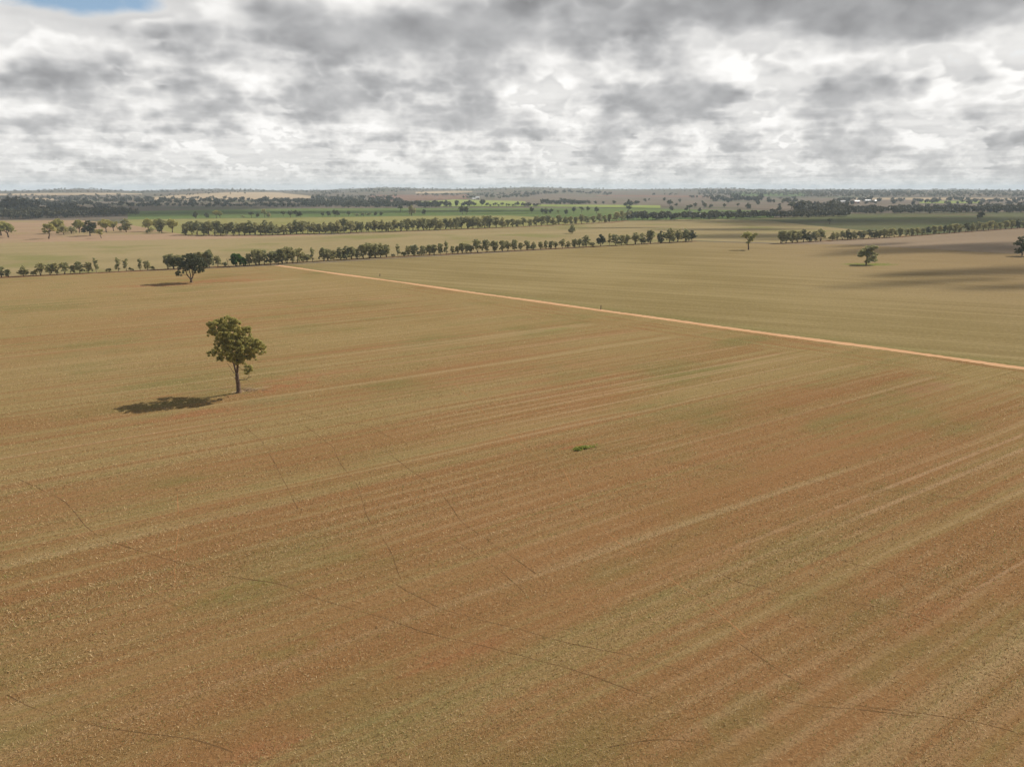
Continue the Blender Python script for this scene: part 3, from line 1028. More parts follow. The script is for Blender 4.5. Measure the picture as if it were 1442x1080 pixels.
# ---- a stock of tree shapes, 1 m tall, for the rows and scattered trees
def stock(seed, kind, leaf, bark, spacing=0.13, per=26, size=0.042):
    g = np.random.default_rng(seed)
    st, B = [], []
    if kind == 'mallee':                      # several stems, rounded upright crown
        ns = int(g.integers(2, 5))
        for i in range(ns):
            an = 2 * math.pi * (i + g.random() * .6) / ns
            top = Vector((math.cos(an) * g.uniform(.08, .20), math.sin(an) * g.uniform(.08, .20), g.uniform(.55, .75)))
            st.append((curved(g, (math.cos(an) * .02, math.sin(an) * .02, -.02), top, 5, 0, .05), taper(.020, .008, 5)))
            B.append((top.x, top.y, top.z + .06, g.uniform(.13, .20), g.uniform(.13, .2), g.uniform(.14, .20)))
            B.append((top.x * 1.5, top.y * 1.5, g.uniform(.40, .56), g.uniform(.10, .17), g.uniform(.10, .17), g.uniform(.10, .15)))
        for i in range(8):
            an = g.random() * 6.28
            r = g.uniform(.05, .24)
            B.append((math.cos(an) * r, math.sin(an) * r, g.uniform(.20, .68), g.uniform(.12, .18), g.uniform(.12, .18), g.uniform(.13, .19)))
        B.append((0, 0, .80, .17, .17, .16))
    elif kind == 'slim':
        st.append((curved(g, (0, 0, -.02), (0.02, 0.01, .7), 6, 0, .04), taper(.022, .008, 6)))
        for z in np.linspace(.26, .88, 8):
            B.append((g.normal() * .05, g.normal() * .05, z, g.uniform(.10, .15), g.uniform(.10, .15), g.uniform(.10, .14)))
    elif kind == 'round':
        st.append((curved(g, (0, 0, -.02), (0.0, 0.0, .42), 5, 0, .05), taper(.034, .02, 5)))
        for i in range(4):
            an = 2 * math.pi * (i + g.random() * .5) / 4
            st.append((curved(g, (0, 0, .36), (math.cos(an) * .22, math.sin(an) * .22, .62), 4), taper(.018, .007, 4)))
        for i in range(15):
            an = g.random() * 2 * math.pi
            r = g.uniform(.08, .29)
            B.append((math.cos(an) * r, math.sin(an) * r, g.uniform(.24, .84) - r * .2, g.uniform(.14, .2), g.uniform(.14, .2), g.uniform(.12, .17)))
        B.append((0, 0, .82, .18, .18, .15))
    elif kind == 'wide':                      # broad spreading crown on a short trunk
        st.append((curved(g, (0, 0, -.02), (0.03, 0.0, .30), 4, 0, .05), taper(.05, .034, 4)))
        for i in range(5):
            an = 2 * math.pi * (i + g.random() * .6) / 5
            st.append((curved(g, (.03, 0, .27), (math.cos(an) * .38, math.sin(an) * .38, .62), 5, .05), taper(.026, .009, 5)))
            B.append((math.cos(an) * .36, math.sin(an) * .36, g.uniform(.52, .72), g.uniform(.17, .25), g.uniform(.17, .25), g.uniform(.13, .18)))
        for i in range(10):
            an = 2 * math.pi * (i + g.random()) / 5
            r = g.uniform(.08, .34)
            B.append((math.cos(an) * r, math.sin(an) * r, g.uniform(.48, .88) - r * .3, g.uniform(.16, .23), g.uniform(.16, .23), .15))
    elif kind == 'sparse':                    # crooked crown in separate tufts
        st.append((curved(g, (0, 0, -.02), (0.05, 0.0, .45), 5, 0, .08), taper(.040, .022, 5)))
        for i in range(5):
            an = 2 * math.pi * (i + g.random() * .7) / 5
            r = g.uniform(.14, .30)
            e = (math.cos(an) * r, math.sin(an) * r, g.uniform(.5, .9))
            st.append((curved(g, (.05, 0, .42), e, 4), taper(.018, .006, 4)))
            B.append((*e, g.uniform(.09, .16), g.uniform(.09, .16), g.uniform(.08, .13)))
            B.append((e[0] * .6, e[1] * .6, e[2] - .06, .12, .12, .11))
            B.append((e[0] * .8 + g.normal() * .06, e[1] * .8 + g.normal() * .06, e[2] - .12, .11, .11, .10))
    elif kind == 'bush':
        for i in range(3):
            st.append((curved(g, (0, 0, -.02), (g.normal() * .2, g.normal() * .2, .5), 4), taper(.03, .012, 4)))
        for i in range(8):
            an = g.random() * 2 * math.pi
            r = g.uniform(.1, .55)
            B.append((math.cos(an) * r, math.sin(an) * r, g.uniform(.30, .72) - r * .2, g.uniform(.2, .3), g.uniform(.2, .3), g.uniform(.2, .28)))
    tr = trunk_mesh("trunk", g, st, [bark], 5)
    C, R = clumps_in(g, B, spacing)
    q = leaf_quads(g, C, R, per, size)
    top = np.percentile(q[:, :, 2], 99.5)
    q = q.reshape(-1, 3)
    n = len(q) // 4
    cr = fast_mesh("crown", q, np.full(n, 4), np.arange(n * 4), [leaf])
    return tr, cr, float(top)


MALLEE = [stock(100 + i, 'mallee', M_LEAF_ROW, M_BARK) for i in range(5)]
SLIM = [stock(120 + i, 'slim', M_LEAF_ROW, M_BARK_PALE) for i in range(2)]
ROUND = [stock(140 + i, 'round', M_LEAF_ROW, M_BARK) for i in range(4)]
ROUND_D = [stock(160 + i, 'round', M_LEAF_DARK, M_BARK) for i in range(3)]
WIDE = [stock(180 + i, 'wide', M_LEAF, M_BARK) for i in range(3)]
WIDE_D = [stock(200 + i, 'wide', M_LEAF_DARK, M_BARK) for i in range(2)]
SPARSE = [stock(220 + i, 'sparse', M_LEAF, M_BARK) for i in range(3)]
SPARSE_D = [stock(225 + i, 'sparse', M_LEAF_DARK, M_BARK) for i in range(2)]
BUSH = [stock(240 + i, 'bush', M_LEAF_ROW, M_BARK, .22, 30, .075) for i in range(3)]
GREEN = [stock(260 + i, 'mallee', M_LEAF_GREEN, M_BARK, .11, 36, .045) for i in range(2)]
R_T = random.Random(77)


def plant(px, py, hpx, kinds, label, group=None, cat='tree', name='gum_tree', widen=1.0, jx=0.0, wpx=None):
    p = at(px + jx, py)
    tr, cr, top = R_T.choice(kinds)
    h = metres(p, hpx) / top
    root = link(name, None)
    root.location = p
    w = h * widen * R_T.uniform(.92, 1.12)
    root.scale = (w, w, h)
    root.rotation_euler = (0, 0, R_T.uniform(0, 6.28))
    tag(root, label, cat, group)
    link("trunk", tr, root)
    link("crown", cr, root)
    return root


tall_lone_tree()
wide_lone_tree()

# other lone trees
plant(1054, 352, 24, [SPARSE[0]], "crooked lone tree with open tufted crown past the right end of the near windbreak", widen=1.15)
plant(1220, 373, 25.5, [ROUND[0]], "lone tree standing in a ring of bright green grass in the olive field", widen=1.3)
plant(1439, 360.5, 26, [ROUND_D[0]], "dark round tree on the edge of the grey-brown fallow, cut by the picture edge", widen=1.1)
plant(806, 329, 12, [ROUND[1]], "small round lone tree on a thin trunk in the pale field between the two windbreaks")
plant(1168, 316, 7.5, [SPARSE_D[0]], "small dark tree alone in the shaded green crop, near its tree-lined edge", widen=1.2)
plant(1381, 308, 11, [ROUND_D[2]], "dark narrow-based tree alone in the thin green crop behind the right windbreak")

# ---- near windbreak
def base_line(x, xs, ys):
    return float(np.interp(x, xs, ys))


NB = ([-40, 0, 215, 352, 540, 720, 980], [393, 391, 380, 374, 362.6, 353.6, 340])
SEG = {
 'a': ("small olive tree in the thin, gappy stretch of the near windbreak", "trees in the gappy stretch of the near windbreak"),
 'b': ("olive tree in the near windbreak directly behind the wide lone tree", "trees behind the wide lone tree"),
 'c': ("olive mallee tree in the dense windbreak behind the head of the dirt track", "trees behind the head of the dirt track"),
 'd': ("olive mallee tree in the windbreak between the track head and its first break", "trees between the track head and the first break"),
 'e': ("upright olive tree in the middle stretch of the near windbreak", "trees of the middle stretch of the near windbreak"),
 'f': ("small olive tree in the low stretch of near windbreak opposite the small round lone tree", "trees of the low stretch of the near windbreak"),
 'g': ("full dark-olive tree in the taller end of the near windbreak, towards the crooked lone tree", "trees at the tall end of the near windbreak"),
}
near_row = [
 ('a', -8, 14), ('a', 3, 14), ('a', 11, 10), ('a', 33, 14), ('ab', 47, 6), ('a', 58, 16), ('a', 70, 14), ('a', 80, 15), ('a', 91, 15), ('a', 105, 11),
 ('a', 114, 15), ('a', 124, 14), ('as', 136, 19), ('ab', 154, 5), ('as', 167, 18), ('as', 177, 16), ('ab', 184, 5), ('as', 197, 15), ('a', 208, 12), ('ab', 214, 5),
 ('b', 236, 18), ('b', 244, 19), ('b', 253, 17), ('b', 286, 20), ('b', 295, 22), ('b', 307, 14), ('bb', 316, 6),
 ('c', 352, 15), ('c', 360, 20), ('c', 366, 19), ('c', 373, 18), ('c', 381, 16), ('c', 388, 16), ('c', 397, 19), ('c', 404, 21), ('c', 411, 20), ('c', 419, 18),
 ('db', 432, 10), ('d', 426, 13), ('ds', 440, 18), ('d', 455, 17), ('d', 462, 15), ('d', 470, 13), ('d', 480, 16), ('d', 488, 17), ('d', 495, 16), ('d', 503, 13),
 ('d', 512, 18), ('d', 520, 19), ('d', 528, 18), ('d', 537, 18), ('d', 545, 16), ('db', 553, 4),
 ('es', 561, 16), ('eb', 569, 6), ('e', 575, 13), ('e', 582, 14), ('eb', 590, 6), ('e', 597, 12), ('e', 605, 13), ('e', 612, 13), ('e', 620, 14), ('es', 629, 17),
 ('e', 637, 10), ('e', 644, 10), ('e', 651, 13), ('e', 658, 12), ('e', 663, 10), ('e', 673, 17), ('e', 686, 16), ('e', 697, 14), ('e', 708, 14), ('e', 716, 13),
 ('f', 725, 14), ('f', 733, 10), ('f', 743, 12), ('f', 752, 10), ('f', 760, 10), ('f', 768, 11), ('f', 776, 10), ('f', 783, 9), ('f', 791, 12), ('f', 799, 9), ('f', 808, 11),
 ('f', 815, 11), ('f', 825, 15), ('fb', 834, 6),
 ('gd', 846, 15), ('gs', 859, 16), ('g', 867, 14), ('g', 875, 13), ('g', 884, 13), ('g', 894, 15), ('g', 904, 14), ('g', 915, 17), ('gd', 930, 15), ('g', 943, 18),
 ('g', 955, 16), ('g', 965, 16), ('gd', 975, 14),
]
BUSH_LABEL = {'a': ("low scrubby bush in the thin, gappy stretch of windbreak", "bushes in the gappy windbreak"),
              'b': ("low olive bush between the wide lone tree and the leafless tree", None),
              'd': ("low dense bush at the foot of the windbreak, just along from the track head", "low bushes near the track head"),
              'e': ("low olive bush filling a break in the middle of the near windbreak", "bushes in the breaks of the near windbreak"),
              'f': ("low bush just before the dark round tree of the near windbreak", None)}
for code, x, h in near_row:
    s = code[0]
    y = base_line(x, *NB)
    if len(code) > 1 and code[1] == 'b':
        lb, gp = BUSH_LABEL[s]
        plant(x, y, h, BUSH, lb, gp, 'bush', 'scrub_bush')
    else:
        lb, gp = SEG[s]
        kinds = {'s': SLIM, 'd': ROUND_D}.get(code[1:] or '-', MALLEE + MALLEE + ROUND[:2] if s != 'g' else MALLEE + ROUND)
        plant(x, y, h * 1.05, kinds, lb, gp, widen=1.08, jx=R_T.uniform(-1, 1))
plant(333, 375.3, 17, GREEN[:1], "taller of the two fresh green trees in the near windbreak, beside the leafless tree", widen=1.25)
plant(343, 374.9, 12, GREEN[1:], "shorter of the two fresh green trees in the near windbreak", widen=1.3)


def dead_tree():
    g = np.random.default_rng(4)
    p = at(321, 376)
    h = metres(p, 13)
    root = link("dead_tree", None)
    root.location = p
    tag(root, "leafless grey dead tree in the near windbreak, beside the fresh green trees", "tree")
    link("trunk", trunk_mesh("trunk", g, [(curved(g, (0, 0, -.1), (.2, 0, h * .6), 5), taper(.22, .12, 5)), (curved(g, (.2, 0, h * .55), (.9, .2, h), 5), taper(.12, .04, 5)),
                                          (curved(g, (.1, 0, h * .5), (-.8, .3, h * .95), 5), taper(.11, .04, 5))], [M_DEAD], 6), root)
    mb = MB()
    for i in range(9):
        z = h * g.uniform(.45, .9)
        an = g.random() * 6.28
        a = Vector((.25 if i % 2 else -.25, 0, z))
        mb.tube(curved(g, a, a + Vector((math.cos(an) * 1.0, math.sin(an) * 1.0, g.uniform(.4, 1.2))), 4), taper(.05, .02, 4), 5)
    link("bare_branch", mb.mesh("bare_branch", [M_DEAD]), root)
dead_tree()

# ---- right windbreak
RB = ([1090, 1166, 1260, 1366, 1442, 1500], [343.4, 339.2, 334.3, 326.3, 321.2, 317])
x = 1100.0
while x < 1452:
    if 1164 < x < 1169:
        x = 1172
    if x < 1165:
        h, s, lb, gp = R_T.uniform(13, 17), R_T.uniform(6.5, 9), "dark olive tree at the open-trunked end of the right windbreak", "trees at the open end of the right windbreak"
    elif x < 1262:
        h, s, lb, gp = R_T.uniform(10.5, 14), R_T.uniform(6, 8.5), "dark olive tree in the closed stretch of the right windbreak beyond its first gap", "trees in the closed stretch of the right windbreak"
    else:
        h, s, lb, gp = R_T.uniform(9.5, 12.5), R_T.uniform(6.5, 9), "small dark tree in the far, even stretch of the right windbreak", "trees in the even far stretch of the right windbreak"
    plant(x, base_line(x, *RB), h, MALLEE + ROUND + ROUND_D, lb, gp, widen=1.1)
    x += s

# ---- second windbreak, farther out
SB = ([250, 360, 540, 705, 720, 860, 885], [331.5, 332.2, 327, 321.2, 320.4, 313.6, 310])
x = 262.0
while x < 884:
    if 708 < x < 713:
        x = 716
    if x < 362:
        h, s, lb, gp = R_T.uniform(15, 20), R_T.uniform(7, 9.5), "round olive tree at the thick pink-fallow end of the second windbreak", "trees at the thick end of the second windbreak"
    elif x < 540:
        h, s, lb, gp = R_T.uniform(13, 19), R_T.uniform(7, 10), "olive tree in the second windbreak, in front of the yellow-green pasture", "trees of the second windbreak before the pasture"
    elif x < 712:
        h, s, lb, gp = R_T.uniform(13, 17), R_T.uniform(7, 9.5), "rounded tree of the second windbreak at the narrow end of the pasture", "trees of the even stretch of the second windbreak"
    else:
        h, s, lb, gp = R_T.uniform(9.5, 13), R_T.uniform(7, 9.5), "small olive tree in the second windbreak, behind the small round lone tree", "trees of the second windbreak beyond its gap"
    plant(x, base_line(x, *SB) - R_T.uniform(0, 1.2), h, MALLEE + ROUND + ROUND, lb, gp, widen=1.12)
    x += s

# ---- loose trees on the pink fallow
for x, y, h, k, w, lb in [
    (2, 332, 19, WIDE, 1, "broad olive tree on the pink fallow, cut by the picture edge"),
    (12, 334.5, 19, WIDE, 1, "broad olive tree on the pink fallow overlapping the one cut by the picture edge"),
    (69, 336.5, 20, SPARSE, 1.3, "open-crowned brownish tree in front of its neighbours on the pink fallow"),
    (82, 329, 19, WIDE, .8, "flat-topped pale olive tree rising behind the low bushy tree on the pink fallow"),
    (90, 331, 12, BUSH, .9, "low bushy tree under the flat-topped pale olive one"),
    (101, 330, 10, BUSH, .9, "small low bush beside the low bushy tree on the pink fallow"),
    (112, 328, 17, WIDE, .9, "broad olive tree next to the darkest tree of the pink fallow, on its far side"),
    (127, 332.5, 20, ROUND_D, 1.2, "darkest tree on the pink fallow, in the middle of the loose group"),
    (150, 327.5, 17, WIDE, .85, "broad tree on the pink fallow behind the small grey one"),
    (160, 326, 13, WIDE, .9, "low spreading tree at the end of the loose group on the pink fallow"),
    (142.5, 335.5, 12, SPARSE, 1.4, "small grey open tree in front of the loose group on the pink fallow"),
    (178, 327, 17.5, ROUND, 1.15, "round tree standing clear by itself on the pink fallow"),
    (209, 326.5, 17, WIDE, .8, "leaning-crowned tree just beyond the round clear-standing one"),
    (212, 328, 7, BUSH, 1, "low bush at the foot of the leaning-crowned tree"),
    (228, 328.5, 19, ROUND, 1.1, "dense rounded tree in the clump before the second windbreak begins"),
    (222, 326, 16, WIDE, .8, "tree half hidden behind the dense rounded one of the clump"),
    (243, 328, 18, WIDE, .9, "wide tree with visible trunk at the end of the clump, next to the second windbreak")]:
    plant(x, y, h, k, lb, widen=w, name='scrub_bush' if k is BUSH else 'gum_tree', cat='bush' if k is BUSH else 'tree')

# ---- trees dotted over the shaded green crop
GC = ("dark tree among those dotted over the shaded green crop behind the pasture", "trees dotted over the shaded green crop")
for x, y, h, k, w in [(275.5, 308, 9, ROUND_D, 1.0), (291, 307.3, 7.5, ROUND_D, 1.0), (305, 307.3, 10, WIDE, .75), (310, 307.3, 9, WIDE, .8), (342, 306.5, 3, BUSH, 1), (354.5, 307, 8, SPARSE_D, 1),
                   (363, 306.3, 6, ROUND_D, 1), (373, 306.3, 11, SPARSE, 1), (379, 306.3, 7, ROUND, 1), (399, 304.5, 7, WIDE_D, .8), (409, 306.5, 9.5, WIDE_D, .8), (417, 306, 9, ROUND_D, 1.1), (423, 306, 8, ROUND_D, 1),
                   (454, 305.3, 6, WIDE_D, .8), (463, 305, 7, ROUND_D, 1.1), (472, 305, 9, WIDE_D, .8), (476, 305, 8, ROUND_D, 1), (491, 304.8, 7, WIDE_D, .8), (502, 304.8, 3.5, BUSH, 1), (512, 304.6, 4.5, BUSH, 1),
                   (520, 304, 4.5, BUSH, 1), (529, 303.8, 5, ROUND_D, 1.2), (537, 303.8, 5, ROUND_D, 1.2), (564, 298.5, 8, SPARSE_D, 1.1)]:
    plant(x, y, h, k, GC[0], GC[1], widen=w)
plant(580, 304.3, 13.5, [ROUND[2]], "tree with pale top and dark base at the near edge of the green crop", widen=.9)
plant(597, 303.4, 8, [ROUND_D[1]], "small dark tree next to the pale-topped one at the edge of the green crop", widen=.9)
plant(651, 302.5, 11.5, [WIDE_D[0]], "broad dark tree of the touching pair at the lit edge of the green crop", widen=.75)
plant(656.5, 302.8, 11, [WIDE_D[1]], "narrower dark tree of the touching pair at the lit edge of the green crop", widen=.6)
LC = ("dark round tree in the loose line across the brighter lit green crop", "trees in a loose line on the lit green crop")
for x, y, h, k, w in [(749, 300.3, 8, WIDE_D, .75), (764, 301.5, 7.5, WIDE_D, .75), (769, 301.3, 7.5, ROUND_D, 1.1), (776, 301, 6.5, ROUND_D, 1.1), (786, 301, 5, SPARSE, 1), (797, 302, 7, ROUND_D, 1.05), (808, 301.2, 9.5, WIDE_D, .65),
                   (819, 299.4, 7.5, SPARSE_D, 1.1), (828, 298.8, 7.5, WIDE_D, .7), (840, 301.2, 9, WIDE_D, .65), (885, 299.5, 9, SPARSE_D, 1.2)]:
    plant(x, y, h, k, LC[0], LC[1], widen=w)
PC = ("dark tree scattered on the purple-brown ploughed ground beyond the lit green crop", "trees scattered on the far ploughed ground")
for x, y, h, k, w in [(908, 285, 5, ROUND_D, 1.1), (914, 284, 4, SPARSE_D, 1), (935, 284.5, 6, WIDE_D, .7), (943, 291, 9, WIDE_D, .8), (945, 297, 7, ROUND_D, 1), (952, 291.5, 5, WIDE_D, .9), (957, 285, 5, ROUND_D, 1),
                   (966, 298.5, 6, WIDE_D, .8), (971, 298, 9, SPARSE_D, 1), (978.5, 293, 7, WIDE_D, .75), (985, 300, 7, ROUND_D, 1), (989, 288, 5, WIDE_D, .8), (991.5, 294, 8, WIDE_D, .8), (1001, 293.5, 5.5, ROUND_D, 1.1),
                   (1020, 293, 6, WIDE_D, .8), (1025, 287.5, 6, WIDE_D, .8), (1039, 293, 6, SPARSE_D, 1), (1053, 295, 8.5, ROUND_D, 1.1), (1068, 289, 4, WIDE_D, .8), (1089, 287, 6, WIDE_D, .8), (1103, 287, 7, ROUND_D, .9),
                   (1114, 296.5, 11, SPARSE_D, 1.1), (1097, 299, 9, ROUND_D, 1)]:
    plant(x, y, h, k, PC[0], PC[1], widen=w)


# ------------------------------------------------------------------ far woods: masses of trees nobody could count
def wood(name, spots, leaf, seed, size_k=0.17):
    g = np.random.default_rng(seed)
    Q = []
    for (px, py, hpx) in spots:
        p = at(px, py)
        h = metres(p, hpx)
        w = h * g.uniform(.42, .62)
        nb = 4 if hpx > 3.4 else 2
        B = []
        for i in range(nb):
            B.append((p.x + g.normal() * w * .45, p.y + g.normal() * w * .45, p.z + h * g.uniform(.38, .74), w * g.uniform(.45, .8), w * g.uniform(.45, .8), h * g.uniform(.20, .30)))
        for b in B:
            n = 26 if hpx > 6 else 15
            d = g.normal(size=(n, 3))
            d /= np.linalg.norm(d, axis=1, keepdims=True)
            c = np.array(b[:3]) + d * np.array(b[3:]) * g.uniform(.6, 1.0, (n, 1))
            Q.append(leaf_quads(g, c, np.full(n, h * .06), 1, h * size_k))
        # stems
        for i in range(1):
            r = h * .025
            Q.append(np.array([[[p.x - r, p.y, p.z - .3], [p.x + r, p.y + r, p.z - .3], [p.x + r, p.y + r, p.z + h * .5], [p.x - r, p.y, p.z + h * .5]]]))
    q = np.concatenate(Q)
    n = len(q)
    me = fast_mesh(name, q.reshape(-1, 3), np.full(n, 4), np.arange(n * 4), [leaf])
    tag(link(name, me), kind='stuff')


def band(x0, x1, step, y, h, g, jit=0.8, gap=0.0):
    """Trees along a line of pixels; y and h are (at x0, at x1) or numbers."""
    out = []
    x = x0
    while x < x1:
        t = (x - x0) / max(1e-6, x1 - x0)
        yy = y if not isinstance(y, tuple) else float(np.interp(t, np.linspace(0, 1, len(y)), y))
        hh = h if not isinstance(h, tuple) else float(np.interp(t, np.linspace(0, 1, len(h)), h))
        if g.random() > gap:
            out.append((x + g.uniform(-.4, .4) * step, yy + g.uniform(-jit, jit), hh * g.uniform(.7, 1.2)))
        x += step * g.uniform(.6, 1.5)
    return out


G = random.Random(3)
M_WOOD = foliage_mat("woodland leaves", (0.040, 0.042, 0.024), (0.095, 0.088, 0.048))
M_WOOD_L = foliage_mat("grey-green scrub leaves", (0.070, 0.068, 0.040), (0.145, 0.128, 0.075))
# wood beyond the pink fallow
sp = []
for y, h, x1 in ((309.5, 13, 70), (308.5, 12, 110), (307, 11, 150), (305.5, 10, 195), (304, 10, 190), (302, 9, 180), (300, 9, 120)):
    sp += band(-90, x1, 5.5, (y, y - 1.8), h, G, .8, .12)
sp += [(12, 300, 16), (20, 300, 20), (27, 300, 22), (34, 301, 21), (40, 301, 18), (75, 298, 12), (82, 298, 11), (98, 299, 13), (140, 296, 8), (148, 297, 9)]
wood("far_woodland", sp, M_WOOD, 31)
# wood along the right edge of the green crop, hiding the farm
sp = []
for y, h in ((301, 9.5), (299.5, 9), (298, 8), (296, 7)):
    sp += band(1195, 1500, 6, (y + .6, y - 1.5), h, G, .7, .15)
for y, h in ((306.5, 8), (305.5, 8), (303.5, 8)):
    sp += band(1000, 1192, 5, (y + 2, y - 1.0), h, G, .6, .06)
sp += band(1125, 1192, 4, 299, 13, G, 1.5, .1) + band(1128, 1185, 5, 296, 12, G, 1.5, .2)
sp += band(884, 1010, 4.5, (310, 308.6), 9.5, G, .6, .03) + band(884, 1010, 5.5, (307, 307), 8.5, G, .6, .2)
wood("far_woodland", sp, M_WOOD, 32)
# scattered scrub and belts on the middle distance
sp = []
sp += band(60, 560, 4.0, (290.5, 291.5, 292.5), 6, G, .9, .15) + band(190, 545, 4.0, (286.5, 286), 6, G, 1.0, .15)
sp += band(-60, 230, 4.5, (287, 285), 6, G, 1.2, .15) + band(-60, 330, 5, (282, 282), 5, G, 1.0, .25) + band(330, 560, 3.6, (284, 288), 6, G, 1.8, .05)
sp += band(430, 620, 3.6, (290, 292), 8, G, 1.2, .06) + band(440, 570, 4, (283, 284), 6, G, 2.0, .2)
sp += band(610, 678, 8, (292, 291.3), 8, G, .5, .12) + band(685, 745, 4, 291, 5, G, .5, .2) + band(740, 758, 3, 291.2, 5, G, .3, .05)
sp += band(764, 832, 3.4, (288.3, 288), 7, G, .5, .05) + band(838, 870, 9, 288, 5, G, .4, .2) + band(880, 905, 4, (291, 290), 8, G, .5, .05)
sp += band(655, 745, 4.5, (280, 279), 5, G, 1.2, .2) + band(600, 760, 6, (276, 275.5), 4, G, 1.0, .4) + band(720, 880, 3.4, (277.5, 272, 276), 4.5, G, .8, .2)
sp += band(880, 990, 8, 275.5, 4, G, .8, .5) + band(965, 1005, 4, 279, 5, G, .5, .2) + band(1004, 1072, 3.2, (283.5, 284), 8, G, 1.0, .05) + band(1060, 1120, 6, 282, 5, G, 1.2, .4)
sp += band(1070, 1500, 6.5, (288, 288), 6, G, 2.5, .3) + band(1180, 1500, 4.5, (284, 284), 5.5, G, 1.5, .2)
wood("scattered_woodland", sp, M_WOOD, 33, .19)
# belts and wooded slopes near the horizon
sp = []
sp += band(-80, 210, 5, (276.5, 277.5), 3.2, G, 1.2, .35) + band(-80, 240, 4, (271.5, 271), 3.0, G, .7, .25) + band(-80, 200, 4, (279, 280), 4, G, 1.2, .3)
sp += band(195, 460, 3.6, (272.5, 269.5, 270.5, 271.5), 3.0, G, .9, .2) + band(205, 300, 4, (278, 273), 3, G, 1.0, .4) + band(290, 345, 5, 273, 3, G, 1.3, .4)
sp += band(440, 600, 3.2, (275, 270, 271), 3.2, G, 2.4, .15) + band(440, 560, 3.2, (279, 278), 4, G, 1.4, .1) + band(440, 700, 3, (271.5, 268, 269.5), 2.8, G, 1.0, .2)
sp += band(590, 760, 4, (276.5, 272.5), 3.2, G, 1.2, .3) + band(660, 770, 3, (269.5, 266.8), 2.6, G, .8, .3)
sp += band(760, 1000, 6, (269, 269.5), 2.6, G, .8, .4)
for i in range(4):
    sp += band(985, 1300, 3.4, (270.0 + i * 1.8, 270.5 + i * 1.7), 3.2 + .25 * i, G, .8, .12)
    sp += band(1130, 1520, 3.4, (271.0 + i * 2.2, 270.5 + i * 2.2), 3.2 + .25 * i, G, .8, .14)
wood("scattered_woodland", sp, M_WOOD_L, 34, .2)
# trees along the skyline
sp = []
px = -200.0
while px < 1640:
    dens = float(np.interp(px, [-200, 60, 88, 130, 180, 230, 280, 460, 500, 700, 760, 880, 1060, 1200, 1640], [.5, .6, .95, .9, .5, .8, .9, .7, .8, .6, .7, .45, .9, .6, .6]))
    if G.random() < dens:
        yy = skyline_px(px)
        sp.append((px, yy + G.uniform(.25, 1.2), G.uniform(1.3, 2.6) * (1.15 if dens > .8 else 1)))
    px += G.uniform(1.6, 4.2)
wood("skyline_woodland", sp, M_WOOD_L, 35, .22)


# ------------------------------------------------------------------ farm buildings half hidden by the far trees
M_TIN = plain_mat("galvanised roof sheeting", (0.72, 0.72, 0.72), 0.45, 0.08, 1.0)
M_SHEDWALL = plain_mat("pale shed wall", (0.50, 0.44, 0.37), 0.8, 0.1, 1.0)
M_RUST = plain_mat("rust-brown wall", (0.36, 0.20, 0.13), 0.8, 0.15, 1.0)
M_DOOR = plain_mat("dark doorway", (0.06, 0.055, 0.05), 0.8)


def farm_shed(px, py, wpx, hpx, label, wall, rot):
    p = at(px, py)
    W = wpx * depth(p) / F_PX
    Hh = metres(p, hpx)
    D = W * 0.6
    root = link("farm_shed", None)
    root.location = p
    root.rotation_euler = (0, 0, rot)
    tag(root, label, "shed", None)
    wb = MB()
    e = Hh * 0.62
    for sy in (-1, 1):
        wb.poly([(-W / 2, sy * D / 2, -.5), (W / 2, sy * D / 2, -.5), (W / 2, sy * D / 2, e), (-W / 2, sy * D / 2, e)])
    for sx in (-1, 1):
        wb.poly([(sx * W / 2, -D / 2, -.5), (sx * W / 2, D / 2, -.5), (sx * W / 2, D / 2, e), (sx * W / 2, 0, Hh - .1), (sx * W / 2, -D / 2, e)])
    link("wall", wb.mesh("wall", [wall]), root)
    rb = MB()
    o = 0.5
    for sy in (-1, 1):
        a, b = (-W / 2 - o, sy * (D / 2 + o), e - .25), (W / 2 + o, sy * (D / 2 + o), e - .25)
        c, d = (W / 2 + o, 0, Hh), (-W / 2 - o, 0, Hh)
        rb.poly([a, b, c, d])
        rb.poly([(v[0], v[1], v[2] - .15) for v in (d, c, b, a)])
        rb.poly([a, b, (b[0], b[1], b[2] - .15), (a[0], a[1], a[2] - .15)])
    link("roof", rb.mesh("roof", [M_TIN]), root)
    db = MB()
    db.box((W * .12, -D / 2 - .04, e * .42), (W * .3, .06, e * .84))
    link("door", db.mesh("door", [M_DOOR]), root)


farm_shed(1206, 286.8, 7.5, 4.4, "rust-walled farm shed with a bright roof in front of the other sheds", M_RUST, .15)
farm_shed(1187, 286.2, 7, 3.4, "low farm building with a pale roof at the open end of the far farmyard", M_SHEDWALL, -.2)
farm_shed(1221.5, 284.8, 8.5, 3.2, "longest bright-roofed shed of the far farmyard", M_SHEDWALL, .1)
farm_shed(1232.5, 285.6, 5.5, 3.4, "small bright-roofed shed at the wooded end of the far farmyard", M_SHEDWALL, .3)
farm_shed(672.5, 281.0, 5.5, 3.6, "white farmhouse far off among trees above the small bright green crop", M_SHEDWALL, .1)
farm_shed(667, 281.6, 4.5, 2.2, "low white outbuilding beside the far white farmhouse", M_SHEDWALL, .3)


# ------------------------------------------------------------------ small things
def post(px, py, h, label, thick=.12, lean=.03):
    p = at(px, py)
    mb = MB()
    mb.tube([(0, 0, -.2), (lean * .5, 0, h * .5), (lean, .01, h)], [thick, thick * .92, thick * .85], 8)
    me = mb.mesh("post", [M_BARK])
    o = link("fence_post", me)
    o.location = p
    tag(o, label, "post")


